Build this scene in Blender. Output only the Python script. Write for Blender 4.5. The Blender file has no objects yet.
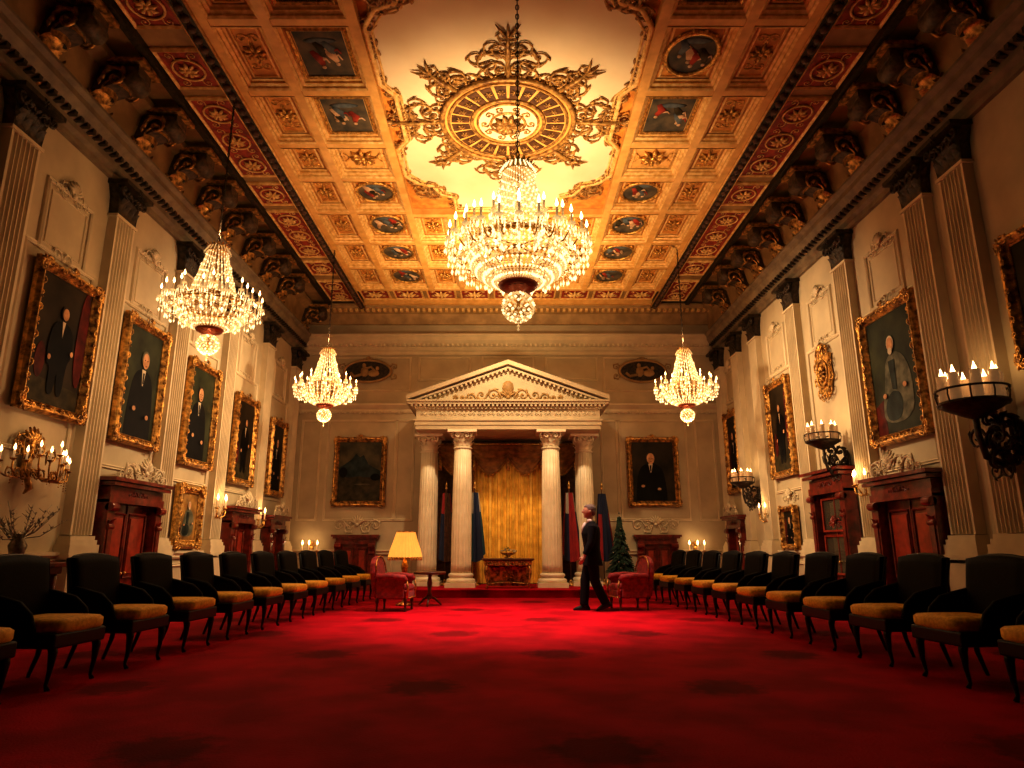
import bpy, math, random
from mathutils import Vector, Matrix
random.seed(7)
sc=bpy.context.scene
COL=sc.collection
pi=math.pi
sc.view_settings.view_transform='Standard'
sc.view_settings.gamma=.81
# ------------------------------------------------------------ mesh builder
class MB:
    def __init__(s):
        s.v=[];s.f=[];s.m=[];s.s=[];s.M=Matrix();s.mi=0
    def add(s,vs,fs,smooth=False):
        o=len(s.v);M=s.M
        s.v.extend([tuple(M@Vector(p)) for p in vs])
        s.f.extend([tuple(i+o for i in f) for f in fs])
        s.m.extend([s.mi]*len(fs));s.s.extend([smooth]*len(fs))
    def box(s,cx,cy,cz,sx,sy,sz):
        x,y,z=sx/2,sy/2,sz/2
        vs=[(cx+a*x,cy+b*y,cz+c*z) for a in(-1,1) for b in(-1,1) for c in(-1,1)]
        s.add(vs,[(0,1,3,2),(4,6,7,5),(0,4,5,1),(2,3,7,6),(0,2,6,4),(1,5,7,3)])
    def tube(s,path,r,n=6,closed=False,smooth=True):
        P=[Vector(p) for p in path];N=len(P)
        if not hasattr(r,'__len__'): r=[r]*N
        vs=[];prev=None
        for i in range(N):
            if closed: t=P[(i+1)%N]-P[i-1]
            else: t=P[min(i+1,N-1)]-P[max(i-1,0)]
            if t.length<1e-9: t=Vector((0,0,1))
            t.normalize()
            if prev is None:
                a=Vector((0,0,1)) if abs(t.z)<.9 else Vector((1,0,0))
                u=t.cross(a).normalized()
            else:
                u=prev-t*prev.dot(t)
                if u.length<1e-6: u=t.orthogonal()
                u.normalize()
            prev=u;w=t.cross(u)
            for k in range(n):
                a=2*pi*k/n
                vs.append(P[i]+(u*math.cos(a)+w*math.sin(a))*r[i])
        fs=[]
        for i in range(N if closed else N-1):
            j=(i+1)%N
            for k in range(n):
                l=(k+1)%n
                fs.append((i*n+k,i*n+l,j*n+l,j*n+k))
        if not closed:
            fs.append(tuple(range(n-1,-1,-1)));fs.append(tuple((N-1)*n+k for k in range(n)))
        s.add(vs,fs,smooth)
    def lathe(s,prof,n=24,c=(0,0,0),flute=0,fn=20,smooth=True):
        vs=[];fs=[]
        for (r,z) in prof:
            for k in range(n):
                a=2*pi*k/n
                rr=r*(1-flute*(0.5+0.5*math.cos(fn*a))) if flute else r
                vs.append((c[0]+rr*math.cos(a),c[1]+rr*math.sin(a),c[2]+z))
        for i in range(len(prof)-1):
            for k in range(n):
                l=(k+1)%n
                fs.append((i*n+k,i*n+l,(i+1)*n+l,(i+1)*n+k))
        fs.append(tuple(range(n-1,-1,-1)));fs.append(tuple((len(prof)-1)*n+k for k in range(n)))
        s.add(vs,fs,smooth)
    def loft(s,rings,n=16):
        vs=[];fs=[]
        for (x,y,z,rx,ry) in rings:
            for k in range(n):
                a=2*pi*k/n
                vs.append((x+rx*math.cos(a),y+ry*math.sin(a),z))
        for i in range(len(rings)-1):
            for k in range(n):
                l=(k+1)%n
                fs.append((i*n+k,i*n+l,(i+1)*n+l,(i+1)*n+k))
        fs.append(tuple(range(n-1,-1,-1)));fs.append(tuple((len(rings)-1)*n+k for k in range(n)))
        s.add(vs,fs,True)
    def sph(s,c,r,nu=10,nv=7):
        if not hasattr(r,'__len__'): r=(r,r,r)
        vs=[(c[0],c[1],c[2]-r[2])];fs=[]
        for j in range(1,nv):
            b=-pi/2+pi*j/nv
            for k in range(nu):
                a=2*pi*k/nu
                vs.append((c[0]+r[0]*math.cos(b)*math.cos(a),c[1]+r[1]*math.cos(b)*math.sin(a),c[2]+r[2]*math.sin(b)))
        vs.append((c[0],c[1],c[2]+r[2]));L=len(vs)-1
        for k in range(nu):
            l=(k+1)%nu
            fs.append((0,1+l,1+k));fs.append((L,L-nu+k,L-nu+l))
            for j in range(nv-2):
                a=1+j*nu
                fs.append((a+k,a+l,a+nu+l,a+nu+k))
        s.add(vs,fs,True)
    def bead(s,c,r,rz=None):
        rz=rz or r;x,y,z=c
        s.add([(x+r,y,z),(x,y+r,z),(x-r,y,z),(x,y-r,z),(x,y,z+rz),(x,y,z-rz)],
              [(0,1,4),(1,2,4),(2,3,4),(3,0,4),(1,0,5),(2,1,5),(3,2,5),(0,3,5)])
    def prism(s,poly,z0,z1):
        n=len(poly)
        vs=[(p[0],p[1],z0) for p in poly]+[(p[0],p[1],z1) for p in poly]
        fs=[tuple(range(n-1,-1,-1)),tuple(range(n,2*n))]
        for i in range(n):
            j=(i+1)%n
            fs.append((i,j,n+j,n+i))
        s.add(vs,fs)
    def rframe(s,w,h,prof,cx=0,cy=0,z=0):
        vs=[];fs=[]
        for d,zz in prof:
            for a,b in((-1,-1),(1,-1),(1,1),(-1,1)):
                vs.append((cx+a*(w/2+d),cy+b*(h/2+d),z+zz))
        for i in range(len(prof)-1):
            for k in range(4):
                l=(k+1)%4
                fs.append((i*4+k,i*4+l,i*4+4+l,i*4+4+k))
        s.add(vs,fs)
    def plane(s,cx,cy,z,w,h):
        s.add([(cx-w/2,cy-h/2,z),(cx+w/2,cy-h/2,z),(cx+w/2,cy+h/2,z),(cx-w/2,cy+h/2,z)],[(0,1,2,3)])
    def sweepx(s,prof,x0,x1):
        n=len(prof)
        vs=[(x0,p[1],p[0]) for p in prof]+[(x1,p[1],p[0]) for p in prof]
        fs=[tuple(range(n)),tuple(range(2*n-1,n-1,-1))]
        for i in range(n):
            j=(i+1)%n
            fs.append((i,n+i,n+j,j))
        s.add(vs,fs)
    def scroll(s,x,y,R,ang=0,flip=1,th=None,turns=1.3,leaves=3,z=0,n=5,N=15):
        th=th or R*.13
        ca,sa=math.cos(ang),math.sin(ang)
        def T(px,py,pz): return (x+px*ca-py*sa,y+px*sa+py*ca,z+pz)
        pts=[];rad=[]
        for i in range(N+1):
            t=i/N;a=pi-2*pi*turns*t;r=R*(1-.86*t)
            pts.append(T(R+r*math.cos(a),flip*r*math.sin(a),th*.6));rad.append(th*(1-.45*t))
        s.tube(pts,rad,n)
        q=T(R,0,th*.8);s.bead(q,th*1.5)
        for i in range(leaves):
            t=.04+.15*i;a=pi-2*pi*turns*t;r=R*(1-.86*t)
            a2=a+.5
            p0=T(R+r*math.cos(a),flip*r*math.sin(a),th*.6)
            p1=T(R+(r+.22*R)*math.cos(a2),flip*(r+.22*R)*math.sin(a2),th*.9)
            p2=T(R+(r+.42*R)*math.cos(a2+.2),flip*(r+.42*R)*math.sin(a2+.2),th*.3)
            s.tube([p0,p1,p2],[th*.9,th*1.1,th*.15],4)
    def rosette(s,x,y,R,n=8,z=0,th=None):
        th=th or R*.13
        for k in range(n):
            a=2*pi*k/n;c,d=math.cos(a),math.sin(a)
            s.tube([(x+c*R*.2,y+d*R*.2,z+th),(x+c*R*.65,y+d*R*.65,z+th*1.5),(x+c*R,y+d*R,z+th*.4)],[th*.8,R*.2,th*.2],5)
        s.sph((x,y,z+th),(R*.24,R*.24,th*1.8),8,5)
    def crest(s,w,h,z=0):
        for f in(1,-1):
            s.scroll(f*w*.08,h*.35,h*.32,ang=0 if f>0 else pi,flip=f,z=z)
            s.scroll(f*w*.28,h*.12,h*.24,ang=0.15 if f>0 else pi-.15,flip=f,z=z)
            s.scroll(f*w*.12,h*.1,h*.2,ang=-.1 if f>0 else pi+.1,flip=-f,z=z)
        for k in range(7):
            a=pi*(.14+.72*k/6)
            s.tube([(0,h*.25,z+.02),(math.cos(a)*h*.35,h*.3+math.sin(a)*h*.35,z+.05),(math.cos(a)*h*.55,h*.3+math.sin(a)*h*.62,z+.02)],[h*.03,h*.08,h*.03],5)
        s.sph((0,h*.25,z+.03),(h*.14,h*.14,h*.1),8,6)
    def leaf(s,x,y,z,h,w,out,ang=0):
        ca,sa=math.cos(ang),math.sin(ang)
        vs=[];fs=[];U=6
        for i in range(U+1):
            u=i/U
            yy=h*(u if u<.8 else .8+.15*math.sin((u-.8)*5*pi/2)-.25*(u-.8))
            zz=out*(u**2.2)
            ww=w*.5*math.sin(pi*(.22+.72*u))
            for v in(-1,0,1):
                px=v*ww;pz=zz-(.25*ww if v else 0)
                vs.append((x+px*ca+pz*sa,y+yy,z-px*sa+pz*ca))
        for i in range(U):
            for k in(0,1):
                a=i*3+k
                fs.append((a,a+1,a+4,a+3))
        s.add(vs,fs,True)

def obj(name,mb,mats,parent=None,M=None,bevel=0,remesh=0,**pr):
    me=bpy.data.meshes.new(name)
    me.from_pydata(mb.v,[],mb.f)
    if not isinstance(mats,(list,tuple)): mats=[mats]
    for m in mats: me.materials.append(m)
    me.polygons.foreach_set('material_index',mb.m)
    me.polygons.foreach_set('use_smooth',mb.s)
    me.update()
    o=bpy.data.objects.new(name,me);COL.objects.link(o)
    if parent: o.parent=parent
    if M is not None: o.matrix_basis=M
    if bevel:
        b=o.modifiers.new('b','BEVEL');b.width=bevel;b.segments=2;b.limit_method='ANGLE'
    if remesh:
        b=o.modifiers.new('r','REMESH');b.mode='VOXEL';b.voxel_size=remesh;b.use_smooth_shade=True
    for k,v in pr.items(): o[k]=v
    return o
def root(name,M,label,category,group=None):
    o=bpy.data.objects.new(name,None);COL.objects.link(o);o.empty_display_size=.1
    o.matrix_basis=M;o['label']=label;o['category']=category
    if group:o['group']=group
    return o
def dup(o,M=None,parent=None):
    c=o.copy();COL.objects.link(c)
    if parent: c.parent=parent
    if M is not None: c.matrix_basis=M
    for ch in list(o.children):
        dup(ch,None,c)
    return c
TN=[0]
def trim(mb,mats,M=None,**k):
    TN[0]+=1
    return obj('trim_%d'%TN[0],mb,mats,M=M,kind='structure',**k)
def dtrim(o,M):
    TN[0]+=1
    c=o.copy();COL.objects.link(c);c.name='trim_%d'%TN[0];c.matrix_basis=M;return c
W=5.6;YB=17.5;YF=-3.0;H=7.3
def basis(x,y,z,loc):
    return Matrix((( x[0],y[0],z[0],loc[0]),(x[1],y[1],z[1],loc[1]),(x[2],y[2],z[2],loc[2]),(0,0,0,1)))
def WM(side,a,z,off=0):
    if side=='L': return basis((0,1,0),(0,0,1),(1,0,0),(-W+off,a,z))
    if side=='R': return basis((0,-1,0),(0,0,1),(-1,0,0),(W-off,a,z))
    if side=='B': return basis((1,0,0),(0,0,1),(0,-1,0),(a,YB-off,z))
def CM(x,y,z): return basis((1,0,0),(0,-1,0),(0,0,-1),(x,y,z))
T=Matrix.Translation
def RZ(a): return Matrix.Rotation(a,4,'Z')
# ------------------------------------------------------------ materials
def mat(name,c,rough=.6,metal=0,c2=None,scale=6,bump=0,emit=0,ecol=None,detail=4,bscale=None,sheen=0,coat=0,spec=None):
    m=bpy.data.materials.new(name);m.use_nodes=True
    nt=m.node_tree;p=nt.nodes['Principled BSDF']
    p.inputs['Roughness'].default_value=rough;p.inputs['Metallic'].default_value=metal
    if sheen: p.inputs['Sheen Weight'].default_value=sheen
    if coat: p.inputs['Coat Weight'].default_value=coat
    if spec is not None: p.inputs['Specular IOR Level'].default_value=spec
    tc=nt.nodes.new('ShaderNodeTexCoord')
    n=nt.nodes.new('ShaderNodeTexNoise');n.inputs['Scale'].default_value=scale;n.inputs['Detail'].default_value=detail
    nt.links.new(tc.outputs['Object'],n.inputs['Vector'])
    r=nt.nodes.new('ShaderNodeValToRGB')
    c2=c2 or tuple(x*.78 for x in c)
    r.color_ramp.elements[0].position=.35;r.color_ramp.elements[1].position=.65
    r.color_ramp.elements[0].color=(*c2,1);r.color_ramp.elements[1].color=(*c,1)
    nt.links.new(n.outputs['Fac'],r.inputs['Fac']);nt.links.new(r.outputs['Color'],p.inputs['Base Color'])
    if bump:
        n2=nt.nodes.new('ShaderNodeTexNoise');n2.inputs['Scale'].default_value=bscale or scale*4
        nt.links.new(tc.outputs['Object'],n2.inputs['Vector'])
        b=nt.nodes.new('ShaderNodeBump');b.inputs['Strength'].default_value=bump;b.inputs['Distance'].default_value=.02
        nt.links.new(n2.outputs['Fac'],b.inputs['Height']);nt.links.new(b.outputs['Normal'],p.inputs['Normal'])
    if emit:
        p.inputs['Emission Color'].default_value=(*(ecol or c),1);p.inputs['Emission Strength'].default_value=emit
    return m
M_wall=mat('wall_plaster',(.58,.48,.31),.7,c2=(.48,.39,.25),scale=2,bump=.1)
M_pil=mat('pilaster_plaster',(.70,.59,.40),.6,c2=(.60,.50,.33),scale=3)
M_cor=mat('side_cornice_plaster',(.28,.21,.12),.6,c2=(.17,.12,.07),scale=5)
M_col=mat('column_marble',(.84,.76,.58),.4,c2=(.74,.65,.47),scale=4)
M_stucco=mat('ornament_stucco',(.78,.68,.48),.55,c2=(.56,.46,.29),scale=14)
M_gold=mat('gilding',(.90,.56,.16),.36,.7,c2=(.32,.15,.03),scale=22,bump=.3)
M_gold2=mat('old_gilding',(.82,.46,.12),.38,.65,c2=(.14,.06,.014),scale=14,bump=.3)
M_medal=mat('medallion_gilding',(.60,.35,.10),.45,.3,c2=(.20,.09,.022),scale=14,bump=.3)
M_bronze=mat('dark_bronze',(.075,.046,.022),.45,.35,c2=(.02,.012,.007),scale=18,bump=.3)
M_corbel=mat('corbel_bronze',(.16,.10,.045),.5,.2,c2=(.05,.03,.014),scale=14,bump=.3)
M_rib=mat('ceiling_rib',(.84,.50,.15),.5,c2=(.66,.36,.09),scale=5)
M_rib2=mat('ceiling_moulding',(.96,.70,.30),.42,.12,c2=(.70,.41,.11),scale=12)
M_amber=mat('coffer_field',(.72,.35,.065),.6,c2=(.48,.19,.03),scale=7)
M_cream=mat('ceiling_cream',(.88,.76,.52),.6,c2=(.80,.66,.42),scale=1.3)
M_redp=mat('red_panel',(.46,.06,.02),.6,c2=(.22,.026,.010),scale=10)
M_outer=mat('outer_ceiling',(.46,.29,.11),.6,c2=(.30,.18,.06),scale=4)
M_brown=mat('brown_inlay',(.14,.06,.02),.5,c2=(.06,.022,.008),scale=12)
M_shadow=mat('bounce_absorber',(.03,.018,.010),.7,c2=(.018,.010,.006),scale=5)  # near-black absorber for unseen surfaces, added to cut bounced light
M_mahog=mat('mahogany',(.24,.026,.012),.28,c2=(.09,.011,.005),scale=9,coat=.5)
M_mahog2=mat('mahogany_panel',(.42,.050,.020),.3,c2=(.22,.025,.010),scale=7,coat=.4)
M_dark=mat('dark_lacquer',(.008,.005,.004),.4,c2=(.004,.003,.003),scale=8,spec=.3)
M_leather=mat('dark_leather',(.0065,.004,.0035),.65,c2=(.004,.0025,.002),scale=12,bump=.1,spec=.12)
M_seat=mat('gold_damask',(.88,.54,.05),.7,c2=(.60,.33,.02),scale=30)
M_red=mat('red_velvet',(.36,.016,.012),.65,c2=(.17,.007,.006),scale=16,sheen=.08)
M_curt=mat('gold_curtain',(.88,.55,.09),.55,c2=(.62,.34,.04),scale=5)
M_val=mat('valance_cloth',(.42,.19,.038),.65,c2=(.20,.08,.015),scale=8)
M_cry=mat('crystal',(.94,.78,.48),.15,.0,c2=(.60,.40,.18),scale=40,emit=.62,ecol=(1,.66,.28))  # emission stands in for bulb light caught in the crystal
M_cry2=mat('crystal_strong_glow',(1,.88,.62),.1,.0,scale=40,emit=1.7,ecol=(1,.78,.42))  # brighter crystal copy, light put in as stronger emission
M_flame=mat('flame',(1,.8,.5),.5,emit=10,ecol=(1,.66,.28))
M_wax=mat('candle_wax',(.85,.66,.40),.5,emit=.28,ecol=(1,.62,.28))
M_glass=mat('candle_glass',(.62,.42,.24),.15,emit=.16,ecol=(1,.52,.2))
M_shade=mat('lamp_shade_cloth',(.8,.45,.1),.7,emit=.85,ecol=(1,.50,.09))
M_skin=mat('skin',(.5,.28,.18),.5,scale=10)
M_suit=mat('dark_suit',(.010,.009,.010),.8,c2=(.006,.006,.007),scale=30,spec=.12)
M_hair=mat('grey_hair',(.22,.19,.16),.7,c2=(.11,.09,.08),scale=60)
M_shirt=mat('white_cloth',(.6,.56,.5),.7)
M_black=mat('black_shoe',(.01,.01,.01),.3)
M_pbg=mat('painting_ground',(.052,.034,.016),.5,c2=(.013,.009,.005),scale=1.6,spec=.1)
M_pbg2=mat('painting_green_ground',(.055,.058,.026),.5,c2=(.015,.017,.008),scale=1.8,spec=.1)
M_pcoat=mat('painted_coat',(.004,.003,.003),.6,c2=(.008,.006,.005),scale=4,spec=.1)
M_pskin=mat('painted_skin',(.70,.40,.21),.5,c2=(.40,.20,.09),scale=7,spec=.1)
M_pshirt=mat('painted_linen',(.66,.56,.40),.5,spec=.1)
M_phair=mat('painted_hair',(.05,.03,.018),.5,spec=.1)
M_pred=mat('painted_drapery',(.15,.018,.010),.5,c2=(.05,.008,.005),scale=5,spec=.1)
M_pgrey=mat('painted_grey_coat',(.19,.18,.12),.5,c2=(.07,.07,.045),scale=7,spec=.1)
M_psky=mat('painted_sky',(.13,.105,.05),.5,c2=(.04,.035,.02),scale=2.5,spec=.1)
M_pmt=mat('painted_mountain',(.035,.048,.042),.5,c2=(.013,.018,.015),scale=5,spec=.1)
M_pgr=mat('painted_land',(.07,.05,.02),.5,c2=(.025,.02,.008),scale=6,spec=.1)
M_cbg=mat('ceiling_picture_ground',(.16,.12,.07),.5,c2=(.05,.045,.035),scale=4,spec=.1)
M_cred=mat('ceiling_picture_red',(.42,.06,.03),.5,c2=(.18,.025,.014),scale=5,spec=.1)
M_cflesh=mat('ceiling_picture_flesh',(.75,.52,.33),.5,c2=(.44,.27,.14),scale=7,spec=.1)
M_cblue=mat('ceiling_picture_blue',(.16,.19,.20),.5,c2=(.06,.07,.08),scale=6,spec=.1)
M_pgoldbg=mat('painted_amber_ground',(.46,.26,.07),.5,c2=(.16,.08,.025),scale=4,spec=.1)
M_green=mat('fir_needles',(.018,.055,.022),.7,c2=(.006,.02,.008),scale=30)
M_navy=mat('flag_navy',(.010,.016,.055),.7)
M_fred=mat('flag_red',(.32,.014,.014),.7)
M_fwhite=mat('flag_white',(.45,.40,.32),.7)
M_teal=mat('flag_teal',(.014,.06,.075),.7)
M_silver=mat('tarnished_silver',(.5,.45,.36),.35,.7,c2=(.2,.17,.12),scale=20)
M_glassd=mat('door_glass',(.09,.07,.045),.08,.0,coat=1)
M_wood=mat('walnut',(.16,.06,.02),.35,c2=(.07,.025,.01),scale=8)
M_cup=mat('corona_red',(.34,.07,.02),.35,.4)
ym=(YB+YF)/2;yl=YB-YF
def carpet():
    m=bpy.data.materials.new('red_carpet');m.use_nodes=True;nt=m.node_tree;N=nt.nodes;L=nt.links
    p=N['Principled BSDF'];p.inputs['Roughness'].default_value=.85
    p.inputs['Specular IOR Level'].default_value=.08
    tc=N.new('ShaderNodeTexCoord')
    sx=N.new('ShaderNodeSeparateXYZ');L.new(tc.outputs['Object'],sx.inputs[0])
    def math_(op,a,b=None,c=None):
        n=N.new('ShaderNodeMath');n.operation=op
        for i,v in enumerate((a,b,c)):
            if v is None: continue
            if isinstance(v,(int,float)): n.inputs[i].default_value=v
            else: L.new(v,n.inputs[i])
        return n.outputs[0]
    def lattice(ox,oy,px,py,rx,ry):
        fx=math_('SUBTRACT',math_('FLOORED_MODULO',math_('SUBTRACT',sx.outputs[0],ox-px/2),px),px/2)
        fy=math_('SUBTRACT',math_('FLOORED_MODULO',math_('SUBTRACT',sx.outputs[1],oy-py/2),py),py/2)
        a=math_('POWER',math_('ABSOLUTE',math_('DIVIDE',fx,rx)),2.0)
        b=math_('POWER',math_('ABSOLUTE',math_('DIVIDE',fy,ry)),2.0)
        return math_('SQRT',math_('ADD',a,b))
    oy=ym
    d1=lattice(.5,7.25-oy,2.35,3.3,.36,.36)
    d2=lattice(-.68,5.6-oy,2.35,3.3,.36,.36)
    d=math_('MINIMUM',d1,d2)
    nz=N.new('ShaderNodeTexNoise');nz.inputs['Scale'].default_value=9;L.new(tc.outputs['Object'],nz.inputs['Vector'])
    dd=math_('ADD',d,math_('MULTIPLY',math_('SUBTRACT',nz.outputs['Fac'],.5),.9))
    r=N.new('ShaderNodeValToRGB');L.new(dd,r.inputs['Fac'])
    e=r.color_ramp.elements
    e[0].position=.55;e[0].color=(.20,.003,.008,1)
    e[1].position=1.0;e[1].color=(.46,.003,.018,1)
    n2=N.new('ShaderNodeTexNoise');n2.inputs['Scale'].default_value=1.8;n2.inputs['Detail'].default_value=7;L.new(tc.outputs['Object'],n2.inputs['Vector'])
    r2=N.new('ShaderNodeValToRGB');L.new(n2.outputs['Fac'],r2.inputs['Fac'])
    r2.color_ramp.elements[0].position=.38;r2.color_ramp.elements[0].color=(.66,.6,.6,1)
    r2.color_ramp.elements[1].position=.62;r2.color_ramp.elements[1].color=(1.05,1,1,1)
    mx=N.new('ShaderNodeMix');mx.data_type='RGBA';mx.blend_type='MULTIPLY';mx.inputs[0].default_value=1
    L.new(r.outputs['Color'],mx.inputs[6]);L.new(r2.outputs['Color'],mx.inputs[7])
    L.new(mx.outputs[2],p.inputs['Base Color'])
    n3=N.new('ShaderNodeTexNoise');n3.inputs['Scale'].default_value=60;L.new(tc.outputs['Object'],n3.inputs['Vector'])
    b=N.new('ShaderNodeBump');b.inputs['Strength'].default_value=.4;b.inputs['Distance'].default_value=.02
    L.new(n3.outputs['Fac'],b.inputs['Height']);L.new(b.outputs['Normal'],p.inputs['Normal'])
    return m
M_carpet=carpet()
# ------------------------------------------------------------ shell
def shell(name,m,loc,size):
    mb=MB();mb.box(0,0,0,*size);return obj(name,mb,m,M=T(loc),kind='structure')
shell('floor',M_carpet,(0,ym,-.1),(2*W+.4,yl+.4,.2))
shell('ceiling',M_outer,(0,ym,7.55),(2*W+.4,yl+.4,.2))
shell('wall_left',M_wall,(-W-.1,ym,3.72),(.2,yl+.4,7.46))
shell('wall_right',M_wall,(W+.1,ym,3.72),(.2,yl+.4,7.46))
shell('wall_back',M_wall,(0,YB+.1,3.72),(2*W,.2,7.46))
shell('wall_front',M_shadow,(0,YF-.1,3.72),(2*W,.2,7.46))  # unseen end wall, darkened to cut bounce
shell('trim_901',M_shadow,(0,1.3,7.38),(2*W-1.2,8.3,.12))  # added unseen dark slab below the near ceiling, absorbs bounced light
for s_ in(1,-1):
    for k in range(4): shell('trim_%d'%(910+k*2+(s_>0)),M_shadow,(s_*(W-.03),-2.0+1.5*k,3.6),(.05,1.4,5.0))  # added unseen dark panels on the near side walls, absorb bounced light
mb=MB();mb.box(0,16.25,.075,5.6,2.5,.15);mb.box(0,16.22,.16,5.66,2.56,.02)
obj('trim_900',mb,M_carpet,bevel=.01,kind='structure')
corn=[(0,0),(.06,0),(.06,.08),(.12,.12),(.12,.2),(.22,.26),(.30,.34),(.30,.42),(.36,.46),(.36,.5),(0,.5)]
rail=[(0,0),(.04,0),(.06,.03),(.04,.06),(.09,.09),(.09,.13),(0,.13)]
for side,nm in(('L','left'),('R','right'),('B','back')):
    half=W if side=='B' else yl/2
    a=0 if side=='B' else ym
    x0,x1=-half,half
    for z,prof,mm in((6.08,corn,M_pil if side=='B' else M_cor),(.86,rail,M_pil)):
        mb=MB();mb.sweepx(prof,x0,x1)
        if z>6:
            mb.mi=1;k=x0+.1
            while k<x1:
                mb.box(k,.23,.17,.06,.06,.1);k+=.13
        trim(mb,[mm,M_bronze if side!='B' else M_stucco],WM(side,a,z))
    mb=MB();mb.sweepx([(0,0),(.05,0),(.05,.2),(.03,.26),(0,.26)],x0,x1)
    obj('baseboard_'+nm,mb,M_pil,M=WM(side,a,0),kind='structure')
for side in 'LRB':
    half=W if side=='B' else yl/2;a=0 if side=='B' else ym
    mb=MB();mb.sweepx([(0,.0),(.1,.0),(.14,.05),(.1,.1),(.22,.62),(.40,.70),(.40,.80),(0,.80)] if side!='B' else [(0,.35),(.1,.35),(.2,.6),(.45,.68),(.5,.74),(.5,.80),(0,.80)],-half,half)
    if side=='B':
        k=-half+.2
        mb.mi=1
        while k<half: mb.box(k,.64,.4,.07,.07,.12);k+=.15
    trim(mb,[M_outer,M_rib2],WM(side,a,6.58))
# ------------------------------------------------------------ pilasters
def pilaster():
    mb=MB();w=.46;dp=.13
    poly=[(-w/2,0),(w/2,0),(w/2,dp)]
    nf=6;fw=w*.86/nf;x=w/2-w*.07
    for i in range(nf):
        for k in range(7):
            t=k/6;poly.append((x-fw*.08-fw*.84*t,dp-.05*math.sin(pi*t)))
        x-=fw
    poly.append((-w/2,dp))
    mb.M=basis((1,0,0),(0,0,1),(0,1,0),(0,0,0))
    mb.prism(poly,1.2,5.55)
    mb.M=Matrix()
    mb.box(0,1.02,.10,w+.16,.12,.20);mb.box(0,1.11,.09,w+.1,.06,.18);mb.box(0,1.165,.08,w+.05,.05,.16)
    mb.box(0,5.57,.07,w+.06,.04,.16)
    mb.box(0,.43,.10,w+.12,.86,.2)
    mb.box(0,.93,.11,w+.2,.06,.22)
    mb.mi=1
    z0=5.59
    mb.prism([(-w/2,z0),(w/2,z0),(w/2+.02,z0+.25),(w/2+.09,z0+.42),(-w/2-.09,z0+.42),(-w/2-.02,z0+.25)],0,dp)
    for i in range(4): mb.leaf(-w/2+.06+i*(w-.12)/3,z0,dp,.2,.13,.07)
    for i in range(3): mb.leaf(-w/2+.11+i*(w-.22)/2,z0+.12,dp,.24,.14,.11)
    for f in(1,-1):
        mb.leaf(f*w/2,z0,dp*.6,.22,.12,.08,ang=f*pi/2);mb.leaf(f*w/2,z0+.12,dp*.6,.24,.12,.1,ang=f*pi/2)
        mb.scroll(f*.05,z0+.3,.085,ang=0 if f>0 else pi,flip=f,th=.02,z=dp+.05,leaves=1)
        mb.scroll(f*(w/2-.06),z0+.36,.08,ang=0 if f>0 else pi,flip=-f,th=.025,z=dp+.05,leaves=2)
    mb.box(0,z0+.45,dp/2+.06,w+.24,.06,dp+.18)
    mb.rosette(0,z0+.43,.07,6,z=dp+.14)
    return trim(mb,[M_pil,M_bronze],WM('L',6.8,0))
P0=pilaster()
LP=[6.8,8.85,10.85,12.9,15.0,17.05];RP=[7.5,8.3,10.4,12.45,14.5,15.75,17.1]
for y in LP[1:]+[4.75]: dtrim(P0,WM('L',y,0))
for y in RP+[5.6]: dtrim(P0,WM('R',y,0))
def bracket():
    mb=MB();w=.30
    prof=[(0,0),(.10,.02),(.17,.10),(.17,.20),(.14,.30),(.18,.42),(.30,.52),(.48,.58),(.60,.60),(.70,.66),(.74,.75),(.74,.86),(0,.86)]
    mb.sweepx(prof,-w/2,w/2)
    mb.tube([(-w/2-.03,.70,.62),(w/2+.03,.70,.62)],.12,12);mb.tube([(-w/2-.03,.12,.12),(w/2+.03,.12,.12)],.10,12)
    mb.mi=1
    for f in(1,-1):
        mb.M=basis((0,0,f),(0,1,0),(f,0,0),(f*(w/2+.02),0,0))if f>0 else basis((0,0,1),(0,1,0),(-1,0,0),(-(w/2+.02),0,0))
        mb.scroll(.30,.62,.17,0.1,1,th=.03);mb.scroll(.22,.34,.11,pi-.6,1,th=.022);mb.scroll(.05,.1,.09,0,-1,th=.02)
        mb.M=Matrix()
    for k,(yy,zz) in enumerate(((.12,.2),(.3,.22),(.45,.36),(.55,.55))):
        mb.leaf(0,yy,zz,.24,.26,.14);mb.leaf(.1,yy,zz-.02,.2,.16,.1,.5);mb.leaf(-.1,yy,zz-.02,.2,.16,.1,-.5)
    mb.box(0,.89,.4,w+.14,.06,.85)
    mb.sph((0,-.03,.12),(.06,.08,.06),8,6)
    return trim(mb,[M_corbel,M_gold2],WM('L',6.8,6.38))
B0=bracket()
for y in LP[1:]+[9.85,11.85,13.95,7.8]: dtrim(B0,WM('L',y,6.38))
for y in RP[:-1]+[6.6,9.35,11.45,13.5]: dtrim(B0,WM('R',y,6.38))
mp=[(0,0),(0,.02),(.015,.035),(.035,.02),(.05,.03),(.06,.0)]
def moulding(w,h,crest=False,ears=False):
    mb=MB();mb.rframe(w,h,mp)
    if ears: mb.rframe(w-.16,h-.16,[(0,0),(.01,.015),(.02,0)])
    if crest:
        mb.M=T((0,h/2-.05,.02));mb.crest(w*.9,.3);mb.M=T((0,-h/2-.02,.02));
        mb.scroll(.02,0,.09,.1,1);mb.scroll(-.02,0,.09,pi-.1,-1);mb.M=Matrix()
    return mb
m_up=moulding(.82,.82,True,True)
u0=trim(m_up,M_pil,WM('L',7.83,4.98))
LB=[7.83,9.85,11.87,13.95,16.02]
for y in LB[1:]: dtrim(u0,WM('L',y,4.98))
for y in (9.35,11.43,13.48,16.45): dtrim(u0,WM('R',y,5.02))
mb=moulding(1.25,2.35);e0=trim(mb,M_pil,WM('L',7.83,3.35))
for y in LB[1:]: dtrim(e0,WM('L',y,3.35))
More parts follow.
